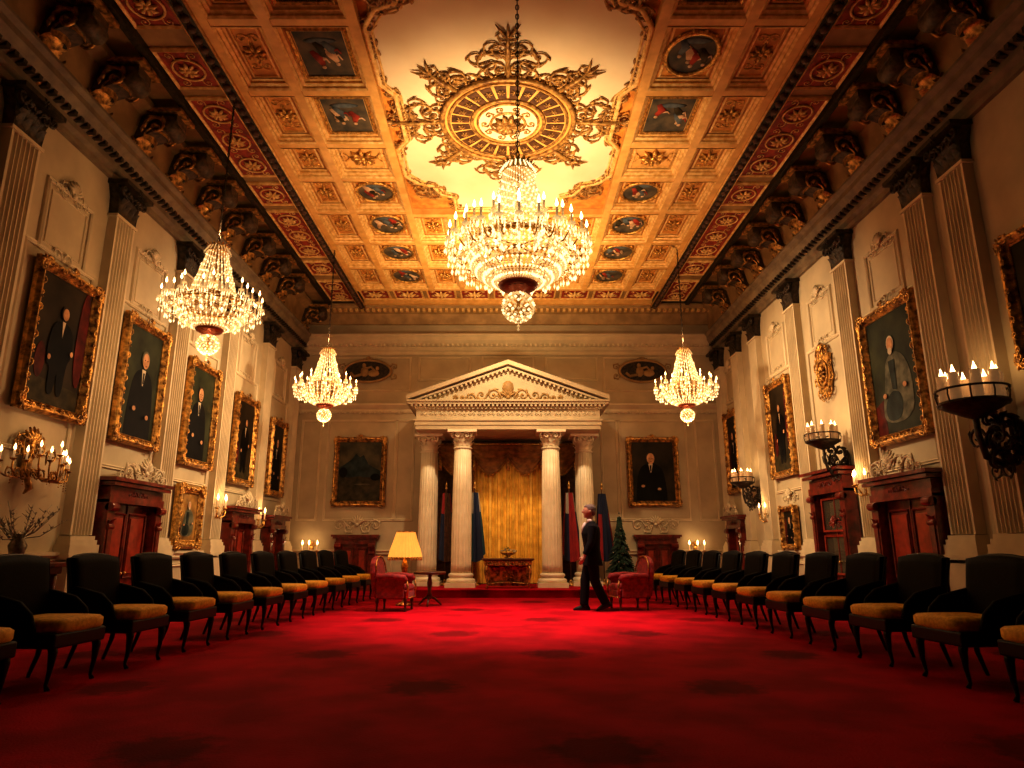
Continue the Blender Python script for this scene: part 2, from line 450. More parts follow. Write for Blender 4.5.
for y in (9.35,11.43,13.48): dtrim(e0,WM('R',y,3.35))
mb=moulding(1.2,.42);e1=trim(mb,M_pil,WM('L',7.83,.52))
dtrim(e1,WM('L',11.87,.52));dtrim(e1,WM('R',13.48,.52))
for x in(-3.8,3.75):
    mb=MB();mb.rframe(1.75,2.5,mp);trim(mb,M_pil,WM('B',x,3.0))
    mb=MB();mb.rframe(2.3,.85,mp);trim(mb,M_pil,WM('B',x,5.55))
for x in(-5.15,-2.7,2.68,5.15):
    mb=MB();mb.rframe(.42,2.5,mp);trim(mb,M_pil,WM('B',x,3.0))
    mb=MB();mb.rframe(.42,.5,mp);trim(mb,M_pil,WM('B',x,.52))
for x in(-1.7,0,1.7):
    mb=MB();mb.rframe(1.3,.55 if x else .3,mp);trim(mb,M_pil,WM('B',x,5.7 if x else 5.85))
for x0,x1 in((-W,-2.5),(2.5,W)):
    mb=MB();mb.sweepx([(0,0),(.04,0),(.06,.04),(.05,.1),(.12,.16),(.16,.2),(.16,.25),(0,.25)],x0,x1)
    mb.mi=1;k=x0+.15
    while k<x1-.1:
        mb.rosette(k,.02,.06,6,z=.06);mb.scroll(k+.06,.02,.05,0,1,z=.05,leaves=1,N=9,n=4);k+=.26
    trim(mb,[M_pil,M_stucco],WM('B',0,4.48))
def relief(x):
    mb=MB()
    pts=[(math.cos(a)*.62,math.sin(a)*.30,.05) for a in [2*pi*k/32 for k in range(32)]]
    mb.mi=1;mb.tube(pts,.035,6,closed=True)
    mb.mi=0;mb.prism([(math.cos(2*pi*k/32)*.6,math.sin(2*pi*k/32)*.28) for k in range(32)],0,.03)
    mb.mi=1
    mb.sph((-.08,-.02,.05),(.11,.15,.05));mb.sph((-.10,.15,.06),(.055,.07,.05));mb.sph((.16,-.06,.05),(.16,.10,.045))
    mb.sph((.26,.07,.06),(.05,.06,.05));mb.tube([(-.1,.05,.08),(.1,.1,.1),(.22,-.02,.09)],.03,6);mb.tube([(-.15,-.1,.07),(-.35,-.15,.07),(-.45,-.05,.06)],.04,6)
    for f in(1,-1):
        mb.scroll(f*.6,.12,.1,0 if f>0 else pi,f);mb.scroll(f*.6,-.12,.1,0 if f>0 else pi,-f)
    mb.M=T((0,.27,.02));mb.crest(.5,.16)
    mb.M=Matrix()
    o=root('relief_plaque',WM('B',x,5.62,.03),'dark oval stucco relief plaque with reclining figures in a scrolled frame','relief','oval relief plaques on the end wall')
    obj('relief_panel',mb,[M_bronze,M_outer],o)
for x in(-3.75,3.6): relief(x)
# ------------------------------------------------------------ ceiling
RW=.13
ye=[5.8,7.0,8.33,9.62,10.65,11.85,13.2,14.5,15.85]
ribs=MB();mold=MB();field=MB();orn=MB()
Zc=7.45
def rib(x0,x1,y0,y1,zb=7.30): ribs.box((x0+x1)/2,(y0+y1)/2,(zb+7.47)/2,x1-x0,y1-y0,7.47-zb)
for sx in(1,-1):
    for x in(1.9,2.98,3.74): rib(sx*x-RW/2,sx*x+RW/2,5.7,15.92,7.30-.001*x)
    for y in ye: rib(min(sx*1.9,sx*3.74),max(sx*1.9,sx*3.74),y-RW/2,y+RW/2,7.31)
for y in(11.98,13.2,14.5,15.85): rib(-1.9,1.9,y-RW/2,y+RW/2,7.312)
for x in(-1.14,-.38,.38,1.14): rib(x-.05,x+.05,11.98,15.85,7.314)
cells=[]
for sx in(1,-1):
    for i in range(8):
        cells.append((sx*2.44,(ye[i]+ye[i+1])/2,1.08-RW,ye[i+1]-ye[i]-RW,'P' if i not in(3,) else 'R',sx,i))
        cells.append((sx*3.36,(ye[i]+ye[i+1])/2,.76-RW,ye[i+1]-ye[i]-RW,'S',sx,i))
yc=[11.98,13.2,14.5,15.85]
for i in range(3):
    for x in(-1.52,-.76,0,.76,1.52):
        cells.append((x,(yc[i]+yc[i+1])/2,.76-.1,yc[i+1]-yc[i]-RW,'S',1,i))
prof_c=[(0,.15),(-.03,.13),(-.03,.10),(-.07,.08),(-.07,.045),(-.10,.03)]
cpaint=[]
for (x,y,w,h,t,sx,i) in cells:
    M=CM(x,y,Zc)
    mold.M=M;mold.rframe(w,h,prof_c)
    mold.rframe(w-.26,h-.26,[(0,.0),(0,.03),(-.025,.04),(-.03,0)])
    field.M=M;field.mi=0 if t!='R' else 1;field.plane(0,0,.012,w,h)
    orn.M=M
    if t=='P': cpaint.append((x,y,w-.22,h-.22,sx,i))
    else:
        R=min(w,h)*.27
        orn.rosette(0,0,R,8,z=.01)
        if h>w*1.2:
            for f in(1,-1):
                for g in(1,-1):
                    orn.scroll(g*.02,f*(R+.02),.09,(pi/2 if f>0 else -pi/2)-g*f*.7,g*f,z=.01,leaves=2)
        if t=='R':
            for f in(1,-1): 
                orn.scroll(f*R,.02,.1,0 if f>0 else pi,f,z=.01);orn.scroll(f*R,-.02,.1,0 if f>0 else pi,-f,z=.01)
trim(ribs,M_rib);trim(mold,M_rib2);trim(field,[M_amber,M_rib]);trim(orn,M_gold)
def ceil_paint(x,y,w,h,sx,i):
    o=root('ceiling_painting',CM(x,y,Zc-.015),'small dark figure painting set in a gilded ceiling coffer','painting','painted panels in the ceiling coffers')
    oval=(i>=4) or (i==1 and sx>0)
    fr=MB();cv=MB()
    if oval:
        P=[(math.cos(2*pi*k/28)*w*.47,math.sin(2*pi*k/28)*h*.40) for k in range(28)]
        cv.prism(P,0,.02);fr.tube([(a,b,.03) for a,b in P],.035,6,closed=True)
        for k in range(0,28,2): fr.bead((P[k][0]*1.1,P[k][1]*1.1,.03),.025)
    else:
        cv.box(0,0,.01,w*.92,h*.86,.02);fr.rframe(w*.92,h*.86,[(0,0),(0,.04),(.03,.06),(.06,.03),(.06,0)])
    rnd=random.Random(i*7+sx)
    for k in range(4):
        px=(rnd.random()-.5)*w*.5;py=(rnd.random()-.5)*h*.22;tl=(rnd.random()-.5)*.2
        cv.mi=[1,3,4,2][k]
        cv.tube([(px-.1*w,py+h*.16,.02),(px,py+h*.02,.022),(px+tl*w,py-h*.1,.02)],[.05*w,.09*w,.05*w],8)
        cv.mi=2 if k else 3
        cv.tube([(px,py-h*.02,.03),(px+w*.12,py+h*.02+tl*.3,.03),(px+w*.17,py-h*.06,.03)],[.03*w,.025*w,.015*w],6)
        cv.mi=2;cv.sph((px+tl*w,py-h*.15,.024),(w*.045,w*.05,.01),8,4)
    cv.mi=1;cv.sph((0,h*.24,.02),(w*.3,h*.06,.006),12,4)
    for v in range(len(cv.v)):
        a=cv.v[v]
        if a[2]>.03: cv.v[v]=(a[0],a[1],.03+(a[2]-.03)*.15)
    obj('frame',fr,M_gold,o);obj('canvas',cv,[M_cbg,M_cblue,M_cflesh,M_cred,M_pgr],o)
for c in cpaint: ceil_paint(*c)
half=[(0,5.86),(1.0,5.86),(1.0,6.35),(1.22,6.45),(1.35,6.75),(1.62,6.85),(1.80,7.15),(1.80,8.2),(1.62,8.45),(1.62,9.55),(1.80,9.8),(1.80,10.6),(1.62,10.85),(1.35,10.95),(1.22,11.25),(1.0,11.35),(1.0,11.86),(0,11.86)]
poly=[(x,-(y-9)) for x,y in half]+[(-x,-(y-9)) for x,y in half[::-1][1:-1]]
mb=MB();mb.plane(0,.12,.012,3.7,6.25)
mb.mi=1;mb.prism(poly,.02,.07);mb.mi=2
mb.tube([(a,b,.07) for a,b in poly],.045,6,closed=True)
mb.tube([(a*.955,b*.965,.08) for a,b in poly],.02,5,closed=True)
mb.mi=3
n=len(poly)
for i in range(n):
    a=Vector(poly[i]);b=Vector(poly[(i+1)%n]);L=(b-a).length
    if L<.2: continue
    k=max(1,int(L/.34));dr=(b-a).normalized();ang=math.atan2(dr.y,dr.x)
    for j in range(k):
        p=a+dr*(L*(j+.5)/k)
        for s_ in(1,-1):
            mb.scroll(p.x,p.y,.12,ang if j%2 else ang+pi,s_,th=.018,z=.07,leaves=2,N=11)
for fx in(1,-1):
    for yy in(6.62,11.12):
        g=1 if yy<9 else -1
        cx,cy=fx*1.42,-(yy-9)
        mb.rosette(cx,cy,.16,8,z=.07)
        for ang in(0,1.2,2.4,3.6,4.8):
            mb.scroll(cx,cy,.17,ang,fx*g,th=.024,z=.07)
trim(mb,[M_amber,M_cream,M_rib2,M_medal],CM(0,9,Zc))
mb=MB()
def ring(r,th,z,mi,m=48):
    mb.mi=mi;mb.tube([(math.cos(2*pi*k/m)*r,math.sin(2*pi*k/m)*r,z) for k in range(m)],th,6,closed=True)
mb.mi=4;mb.prism([(math.cos(2*pi*k/48)*1.0,math.sin(2*pi*k/48)*1.0) for k in range(48)],0,.05)
for r,th in((1.0,.04),(.90,.022),(.55,.03),(.46,.02),(.26,.025)): ring(r,th,.06,1)
for k in range(24):
    a0=2*pi*(k+.12)/24;a1=2*pi*(k+.88)/24
    mb.mi=2
    P=[(math.cos(a0)*.59,math.sin(a0)*.59),(math.cos(a0)*.86,math.sin(a0)*.86),(math.cos(a1)*.86,math.sin(a1)*.86),(math.cos(a1)*.59,math.sin(a1)*.59)]
    mb.prism(P,.05,.062)
    am=(a0+a1)/2;mb.mi=1
    mb.rosette(math.cos(am)*.73,math.sin(am)*.73,.065,6,z=.06)
mb.mi=3;mb.prism([(math.cos(2*pi*k/32)*.45,math.sin(2*pi*k/32)*.45) for k in range(32)],.05,.065)
mb.mi=1;mb.rosette(0,0,.24,10,z=.07)
for k in range(10):
    a=2*pi*k/10;mb.scroll(math.cos(a)*.28,math.sin(a)*.28,.07,a,1 if k%2 else -1,th=.012,z=.065)
mb.mi=1
for k in range(8):
    a=2*pi*k/8;c,s_=math.cos(a),math.sin(a);main=(k%2==0)
    E=.92 if main else .62
    mb.tube([(c*1.0,s_*1.0,.04),(c*(1.0+E*.5),s_*(1.0+E*.5),.06),(c*(1+E),s_*(1+E),.03)],[.03,.04,.01],6)
    for f in(1,-1):
        mb.scroll(c*1.02,s_*1.02,.20 if main else .17,a+f*.75,f,th=.022,z=.02)
        mb.scroll(c*(1.0+E*.45),s_*(1.0+E*.45),.15 if main else .11,a+f*.7,f,th=.017,z=.02)
        mb.scroll(c*(1.0+E*.2),s_*(1.0+E*.2),.26 if main else .2,a+f*1.25,-f,th=.021,z=.02)
        mb.scroll(c*(1.0+E*.75),s_*(1.0+E*.75),.10,a+f*.6,f,th=.014,z=.02)
        if main:
            mb.scroll(c*(1.0+E*.6),s_*(1.0+E*.6),.19,a+f*1.5,f,th=.016,z=.02)
            mb.scroll(c*1.28-s_*f*.3,s_*1.28+c*f*.3,.15,a+f*.9,f,th=.015,z=.02)
    for j in(-1,0,1):
        b=a+j*.16;mb.tube([(c*(1+E*.8),s_*(1+E*.8),.04),(c*(1+E*.8)+math.cos(b*1)*.12+j*-s_*.05,s_*(1+E*.8)+math.sin(b)*.12+j*c*.05,.06),(c*(1+E*.8)+math.cos(b)*.24+j*-s_*.12,s_*(1+E*.8)+math.sin(b)*.24+j*c*.12,.03)],[.015,.026,.006],5)
for k in range(16):
    a=2*pi*(k+.5)/16
    mb.scroll(math.cos(a)*1.03,math.sin(a)*1.03,.12,a+.9,1,th=.016,z=.02);mb.scroll(math.cos(a)*1.03,math.sin(a)*1.03,.12,a-.9,-1,th=.016,z=.02)
trim(mb,[M_cream,M_medal,M_brown,M_cream,M_rib],CM(0,9.05,7.385))
for sx in(1,-1):
    mb=MB();mb.box(sx*3.90,11.0,7.36,.16,13.0,.2)
    mb.box(sx*4.78,11,7.40,.10,13,.14);mb.mi=1
    mb.M=CM(sx*3.90,11,7.26)
    y=-6.3
    while y<6.0:
        mb.sph((0,y,.01),(.065,.07,.05),6,4);mb.bead((0,y+.09,.01),.03);y+=.18
    mb.M=Matrix();mb.mi=2
    mb.tube([(sx*3.99,4.6,7.28),(sx*3.99,17.2,7.28)],.02,5);mb.tube([(sx*3.81,4.6,7.28),(sx*3.81,17.2,7.28)],.02,5)
    trim(mb,[M_bronze,M_brown,M_rib2])
    mb=MB()
    for yc_,L in((6.15,2.1),(7.98,.75),(9.65,2.1),(11.35,.75),(13.05,2.1),(14.75,.75),(16.2,1.3)):
        mb.M=CM(sx*4.38,yc_,7.45)
        mb.mi=0;mb.box(0,0,.01,.62,L,.03)
        mb.mi=1;mb.rframe(.56,L-.06,[(0,0),(0,.04),(.03,.06),(.06,.03),(.06,0)])
        kk=max(1,int(L/.62));
        for j in range(kk):
            yy=(j-(kk-1)/2)*L/kk
            mb.rosette(0,yy,.15,8,z=.03)
            mb.tube([(math.cos(2*pi*q/16)*.21,yy+math.sin(2*pi*q/16)*.21,.04) for q in range(16)],.018,5,closed=True)
            for f in(1,-1):
                for g in(1,-1): mb.scroll(f*.1,yy+g*.22,.07,pi/2*g-f*g*.9,f*g,z=.03,leaves=1,N=9,n=4)
    trim(mb,[M_redp,M_rib2])
mb=MB()
for k in range(9):
    x=(k-4)*.86
    mb.M=CM(x,16.4,7.45);mb.mi=0;mb.box(0,0,.01,.72,.7,.03)
    mb.mi=1;mb.rframe(.66,.64,[(0,0),(0,.04),(.03,.06),(.05,.03),(.05,0)]);mb.rosette(0,0,.2,8,z=.03)
    for f in(1,-1):
        for g in(1,-1): mb.scroll(f*.15,g*.12,.07,math.atan2(g,f)-.8*f*g,f*g,z=.03,leaves=1,N=9,n=4)
mb.M=Matrix();mb.mi=2;mb.box(0,16.88,7.38,7.8,.12,.16)
trim(mb,[M_redp,M_rib2,M_rib])
# ------------------------------------------------------------ paintings
fprof=[(0,0),(0,.035),(.012,.05),(.028,.035),(.045,.06),(.075,.10),(.10,.105),(.12,.08),(.135,.055),(.135,0)]
def blob(pts,w,h): return [(x*w,y*h) for x,y in pts]
def ell(cx,cy,rx,ry,n=16): return [(cx+rx*math.cos(2*pi*k/n),cy+ry*math.sin(2*pi*k/n)) for k in range(n)]
def smooth(p,it=2):
    for _ in range(it):
        q=[]
        for i in range(len(p)):
            a=p[i];b=p[(i+1)%len(p)]
            q.append((a[0]*.75+b[0]*.25,a[1]*.75+b[1]*.25));q.append((a[0]*.25+b[0]*.75,a[1]*.25+b[1]*.75))
        p=q
    return p
def portrait(w,h,v):
    mb=MB();mb.mi=0;mb.box(0,0,.005,w,h,.01)
    z=.0105
    def lay(p,mi,d=.002,sm=True):
        nonlocal z
        if sm and len(p)>4 and len(p)!=16: p=smooth(p)
        p=[(max(-w/2,min(w/2,x)),max(-h/2,min(h/2,y))) for x,y in p]
        mb.mi=mi;mb.prism(p,z-.001,z+d);z+=d+.0015
    if v=='land':
        lay([(-.5*w,-.02*h),(-.5*w,.5*h),(.5*w,.5*h),(.5*w,-.02*h)],6)
        lay(blob([(-.5,-.1),(-.5,.05),(-.35,.12),(-.2,.2),(-.1,.3),(.0,.24),(.08,.28),(.2,.12),(.35,.06),(.5,.0),(.5,-.1)],w,h),7,sm=False)
        lay(blob([(-.5,-.5),(-.5,-.05),(-.25,-.12),(0,-.08),(.25,-.14),(.5,-.06),(.5,-.5)],w,h),8,sm=False)
        lay(ell(-.38*w,-.02*h,.1*w,.09*h),1);lay(ell(.38*w,-.1*h,.12*w,.06*h),1)
        lay(ell(.08*w,-.22*h,.2*w,.012*h),6)
        return mb
    ox={'a':.0,'b':-.06,'c':.05,'d':0,'e':.04,'f':.04}[v]*w
    if v in('a','c'):
        hy=.24*h;hr=.06*w
        lay(blob([(-.5,-.5),(-.5,-.30),(.5,-.34),(.5,-.5)],w,h),8)
        lay(ell(-.33*w,-.18*h,.09*w,.14*h),5)
        if v=='a': lay(blob([(.33,-.3),(.28,.1),(.34,.5),(.5,.5),(.5,-.3)],w,h),5)
        lay([(ox+x*w,y*h) for x,y in[(-.05,.17),(-.19,.13),(-.24,-.05),(-.22,-.2),(-.14,-.2),(-.15,-.42),(-.02,-.42),(0,-.2),(.03,-.42),(.15,-.42),(.16,-.15),(.23,-.1),(.24,.02),(.18,.13),(.05,.17)]],1)
        lay([(ox-.03*w,.17*h),(ox,.04*h),(ox+.03*w,.17*h)],3)
        lay(ell(ox,hy,hr*1.25,hr*1.6),4);lay(ell(ox+.004*w,hy-.008*h,hr,hr*1.35),2)
        lay(ell(ox-.2*w,-.14*h,.03*w,.022*h),2);lay(ell(ox+.21*w,-.06*h,.03*w,.022*h),2)
    elif v in('b','d','e'):
        hy=.22*h;hr=.095*w;mi=1
        if v=='d': lay(blob([(-.5,-.5),(-.5,.1),(-.38,.3),(-.34,-.5)],w,h),5)
        lay([(ox+x*w,y*h) for x,y in[(-.07,.14),(-.25,.07),(-.33,-.12),(-.38,-.5),(-.3,-.5),(.3,-.5),(.38,-.5),(.34,-.12),(.26,.07),(.07,.14)]],mi)
        lay([(ox-.055*w,.13*h),(ox-.012*w,-.02*h),(ox+.012*w,-.02*h),(ox+.055*w,.13*h)],3)
        lay([(ox-.02*w,.1*h),(ox-.012*w,0),(ox+.012*w,0),(ox+.02*w,.1*h)],1)
        lay(ell(ox,hy+.01*h,hr*1.18,hr*1.45),4 if v!='e' else 9);lay(ell(ox+.006*w,hy-.004*h,hr*.98,hr*1.36),2)
        lay(ell(ox-.03*w,hy,.014*w,.005*h,8),4);lay(ell(ox+.04*w,hy,.014*w,.005*h,8),4);lay(ell(ox+.006*w,hy-.055*h,.025*w,.004*h,8),5)
        lay(ell(ox-.2*w,-.25*h,.045*w,.022*h),2);lay(ell(ox+.18*w,-.3*h,.045*w,.022*h),2)
    else:
        hy=.24*h;hr=.07*w
        lay(blob([(-.5,-.5),(-.5,-.25),(-.3,-.2),(-.28,-.5)],w,h),5)
        lay([(ox+x*w,y*h) for x,y in[(-.07,.16),(-.2,.1),(-.26,-.12),(-.34,-.22),(-.36,-.42),(.3,-.42),(.34,-.1),(.25,.08),(.08,.16)]],9)
        lay([(ox+x*w,y*h) for x,y in[(-.3,-.24),(-.1,-.14),(.1,-.2),(.05,-.4),(-.28,-.4)]],7)
        lay([(ox+x*w,y*h) for x,y in[(-.12,.1),(-.09,-.14),(.0,-.16),(.02,.1)]],7)
        lay(ell(ox-.02*w,hy,hr*1.15,hr*1.45),3);lay(ell(ox-.02*w,hy-.008*h,hr*.95,hr*1.3),2)
        lay(ell(ox-.03*w,hy-.065*h,.045*w,.03*h),3)
        lay(ell(ox-.26*w,-.18*h,.04*w,.022*h),2);lay(ell(ox+.2*w,-.14*h,.04*w,.022*h),2)
    return mb
PM=[M_pbg,M_pcoat,M_pskin,M_pshirt,M_phair,M_pred,M_psky,M_pmt,M_pgr,M_pgrey]
PM2=[M_pbg2]+PM[1:];PM3=[M_pgoldbg]+PM[1:]
def painting(side,a,z,w,h,v,label,group=None,green=False,crest=True,fw=1.0,goldm=None,pm=None):
    o=root('framed_painting',WM(side,a,z,.04),label,'painting',group)
    iw,ih=w-.27*fw,h-.27*fw
    fr=MB();fr.rframe(iw,ih,[(d*fw,q) for d,q in fprof])
    fr.box(0,0,-.01,w-.06,h-.06,.03)
    for f in(1,-1):
        n=int(iw/.07)
        for k in range(n): fr.bead((-iw/2+(k+.5)*iw/n,f*(ih/2+.02*fw),.045),.014)
        n=int(ih/.07)
        for k in range(n): fr.bead((f*(iw/2+.02*fw),-ih/2+(k+.5)*ih/n,.045),.014)
        for g in(1,-1):
            cx,cy=f*(iw/2+.08*fw),g*(ih/2+.08*fw)
            fr.rosette(cx,cy,.085*fw,6,z=.08)
            fr.scroll(cx,cy,.07*fw,0 if f<0 else pi,g*f*-1,z=.08,th=.016);fr.scroll(cx,cy,.07*fw,pi/2 if g<0 else -pi/2,f*g,z=.08,th=.016)
        n=max(3,int(h/.16))
        for k in range(1,n):
            y=-h/2+k*h/n;fr.scroll(f*(iw/2+.07*fw),y,.045*fw,pi/2,f if k%2 else -f,z=.09,th=.013,leaves=1,N=9,n=4)
        n=max(3,int(w/.16))
        for k in range(1,n):
            x=-w/2+k*w/n;fr.scroll(x,f*(ih/2+.07*fw),.045*fw,0,f if k%2 else -f,z=.09,th=.013,leaves=1,N=9,n=4)
    if crest:
        fr.M=T((0,h/2-.05,.05));fr.crest(.42,.14);fr.M=Matrix()
    obj('frame',fr,goldm or M_gold2,o)
    c=portrait(iw+.01,ih+.01,v);obj('canvas',c,pm or (PM2 if green else PM),o,T((0,0,.012)))
    return o
gL='large portraits on the side wall'
painting('L',7.98,3.5,1.22,1.84,'a','large gilt-framed full-length portrait of a standing man in black',gL)
painting('L',9.88,3.45,1.22,1.90,'e','large gilt-framed portrait of a bald man in dark coat',gL,green=True)
painting('L',11.9,3.36,1.2,1.88,'b','large gilt-framed dim portrait of a dark-haired sitter',gL,green=True)
painting('L',14.0,3.22,1.15,1.86,'c','large gilt-framed portrait of a standing figure in black',gL)
painting('L',16.05,3.12,1.05,1.8,'d','gilt-framed dark portrait beside the room corner',gL)
painting('R',9.37,3.5,1.42,2.02,'f','large ornate gilt frame with seated grey-robed man',gL,green=True,fw=1.1)
painting('R',13.5,3.4,1.15,1.98,'a','tall gilt-framed portrait of a standing man with red drapery',gL)
painting('R',16.45,3.32,.95,2.0,'d','gilt-framed dark portrait beside the room corner',gL)
painting('R',6.45,3.65,1.1,1.5,'e','gilt-framed portrait partly in shadow',gL)
painting('B',-3.83,2.95,1.36,1.78,'land','gilt-framed dark mountain landscape on the end wall')
painting('B',3.75,2.95,1.34,1.78,'b','gilt-framed portrait of a man in black suit on the end wall')
painting('L',11.85,1.56,.95,1.08,'f','bright gilt-framed small picture hung low on the wall',fw=1.1,crest=False,goldm=M_gold,pm=PM3)
painting('R',13.5,1.42,.72,.84,'d','small gilt-framed portrait under a stucco spray',fw=.8,crest=False)
# ------------------------------------------------------------ doors
DN=[0]
def door(side,a,w,h,label,glass=False,crestw=True,dep=.26):
    DN[0]+=1
    f=MB();jw=.17
    for s_ in(1,-1):
        f.box(s_*(w/2-jw/2),h*.42,dep*.4,jw,h*.84,dep*.8)
        f.box(s_*(w/2-jw/2),.12,dep*.45,jw+.05,.24,dep*.9)
        f.box(s_*(w/2-jw/2),h*.45,dep*.8,jw*.5,h*.5,.03)
        f.tube([(s_*(w/2-jw/2)-jw*.5,h*.79,dep*.85),(s_*(w/2-jw/2)+jw*.5,h*.79,dep*.85)],.06,10)
        f.tube([(s_*(w/2-jw/2)-jw*.4,h*.66,dep*.8),(s_*(w/2-jw/2)+jw*.4,h*.66,dep*.8)],.04,10)
        f.leaf(s_*(w/2-jw/2),h*.62,dep*.8,.2,.13,.08)
    f.box(0,h*.845,dep*.42,w,h*.05,dep*.84)
    f.box(0,h*.895,dep*.38,w-.04,h*.07,dep*.76)
    f.box(0,h*.945,dep*.55,w+.10,.05,dep*1.1);f.box(0,h*.975,dep*.6,w+.18,.05,dep*1.25)
    f.M=T((0,h*.862,dep*.78))
    for s_ in(1,-1):
        f.scroll(s_*.03,.04,.06,0 if s_>0 else pi,s_);f.scroll(s_*.16,.04,.05,0 if s_>0 else pi,-s_)
    f.M=Matrix()
    fo=obj('door_%d'%DN[0],f,M_mahog,M=WM(side,a,0,.03),bevel=.008,kind='structure',label=label)
    lw=w-2*jw;lh=h*.82
    l=MB();l.box(0,lh/2,.04,lw,lh,.05)
    rows=[(.04,.30),(.36,.94)] if not glass else [(.03,.28)]
    for r0,r1 in rows:
        for s_ in(1,-1):
            pw=lw/2-.07;ph=(r1-r0)*lh-.04
            l.rframe(pw-.06,ph-.06,[(0,.0),(0,.02),(.02,.03),(.03,0)],s_*lw/4,(r0+r1)/2*lh,.065)
            l.mi=1;l.box(s_*lw/4,(r0+r1)/2*lh,.072,pw-.14,ph-.14,.02);l.mi=0
    l.box(0,lh/2,.07,.035,lh,.03)
    obj('door_leaf',l,[M_mahog,M_mahog2],fo,bevel=.004)
    if glass:
        g=MB()
        g.box(0,lh*.48,.072,lw-.12,lh*.30,.012);g.box(0,lh*.82,.072,lw-.12,lh*.26,.012)
        obj('glass_pane',g,M_glassd,fo)
        g=MB()
        g.rframe(lw-.12,lh*.30,[(0,0),(0,.03),(.03,.04),(.04,0)],0,lh*.48,.075);g.rframe(lw-.12,lh*.26,[(0,0),(0,.03),(.03,.04),(.04,0)],0,lh*.82,.075)
        g.M=T((0,lh*.72,.09));g.crest(.5,.2);g.M=Matrix()
        obj('glazing_frame',g,M_mahog2,fo)
    k=MB()
    for s_ in(1,-1):
        k.sph((s_*.05,lh*.42,.11),.025,8,6);k.tube([(s_*.05,lh*.42,.07),(s_*.05,lh*.42,.11)],.01,6)
    obj('knob',k,M_gold,fo)
    if crestw:
        c=MB();c.crest(w*.85,.34)
        for s_ in(1,-1): c.scroll(s_*w*.18,.03,.16,0.1 if s_>0 else pi-.1,s_);c.scroll(s_*w*.33,.02,.10,0.1 if s_>0 else pi-.1,-s_)
        for q in range(6): c.rosette((q-2.5)*w*.12,.05,.055,6,z=.03)
        obj('overdoor_crest',c,M_stucco,fo,T((0,h+.0,dep*.95)))
    return fo
door('L',9.9,1.45,2.0,'mahogany door with carved surround and pale scroll crest')
door('L',13.95,1.2,1.85,'mahogany door with carved surround and pale scroll crest')
door('L',16.1,1.05,1.78,'mahogany door with carved surround near the corner')
door('R',9.35,1.5,2.05,'mahogany door with carved surround and pale scroll crest')
door('R',11.5,1.25,2.35,'tall mahogany door with glazed upper panels',glass=True,crestw=False)
door('R',16.4,1.05,1.8,'mahogany door with carved surround near the corner')
door('B',-3.83,1.02,1.36,'low dark mahogany double door in the end wall',crestw=False,dep=.16)
door('B',3.75,1.02,1.36,'low dark mahogany double door in the end wall',crestw=False,dep=.16)
for x in(-3.83,3.75):
    mb=MB();mb.crest(1.15,.34)
    for s_ in(1,-1): mb.scroll(s_*.3,.08,.16,-.1 if s_>0 else pi+.1,s_);mb.scroll(s_*.1,.02,.13,-.2 if s_>0 else pi+.2,-s_)
    trim(mb,M_stucco,WM('B',x,1.52,.005))
mb=MB();mb.crest(.9,.3)
trim(mb,M_stucco,WM('R',13.5,1.93,.005))
o=root('wall_cartouche',WM('R',11.45,4.0,.02),'ornate gilded shield-shaped wall cartouche with scrolls','wall ornament')
mb=MB();mb.prism([(x*.7,y*.85) for x,y in[(0,-.5),(.22,-.38),(.36,-.1),(.32,.2),(.38,.38),(.18,.36),(0,.48),(-.18,.36),(-.38,.38),(-.32,.2),(-.36,-.1),(-.22,-.38)]],0,.06)
mb.rosette(0,0,.16,10,z=.06)
for f in(1,-1):
    mb.scroll(f*.05,.3,.12,.6 if f>0 else pi-.6,f,z=.04);mb.scroll(f*.16,.12,.1,.2 if f>0 else pi-.2,f,z=.04)
    mb.scroll(f*.18,-.05,.1,-.2 if f>0 else pi+.2,-f,z=.04);mb.scroll(f*.1,-.24,.11,-.6 if f>0 else pi+.6,-f,z=.04)
    mb.scroll(f*.03,-.36,.08,-1 if f>0 else pi+1,f,z=.04)
mb.M=T((0,.34,.03));mb.crest(.4,.26);mb.M=Matrix()
mb.tube([(math.cos(2*pi*k/20)*.19,math.sin(2*pi*k/20)*.24,.07) for k in range(20)],.02,6,closed=True)
obj('cartouche_body',mb,M_gold2,o)
# ------------------------------------------------------------ lights helper
def light(kind,loc,e,col=(1,.66,.34),r=.05,target=None,ang=60,blend=1,name='lamp_and_fill_light'):  # serves visible lamps and added fill spots alike
    l=bpy.data.lights.new(name,kind);l.energy=e;l.color=col
    if kind in('POINT','SPOT'): l.shadow_soft_size=r
    if kind=='SPOT': l.spot_size=math.radians(ang);l.spot_blend=blend
    o=bpy.data.objects.new(name,l);COL.objects.link(o);o.location=loc
    if target is not None:
        d=Vector(target)-Vector(loc);o.rotation_euler=d.to_track_quat('-Z','Y').to_euler()
    return o
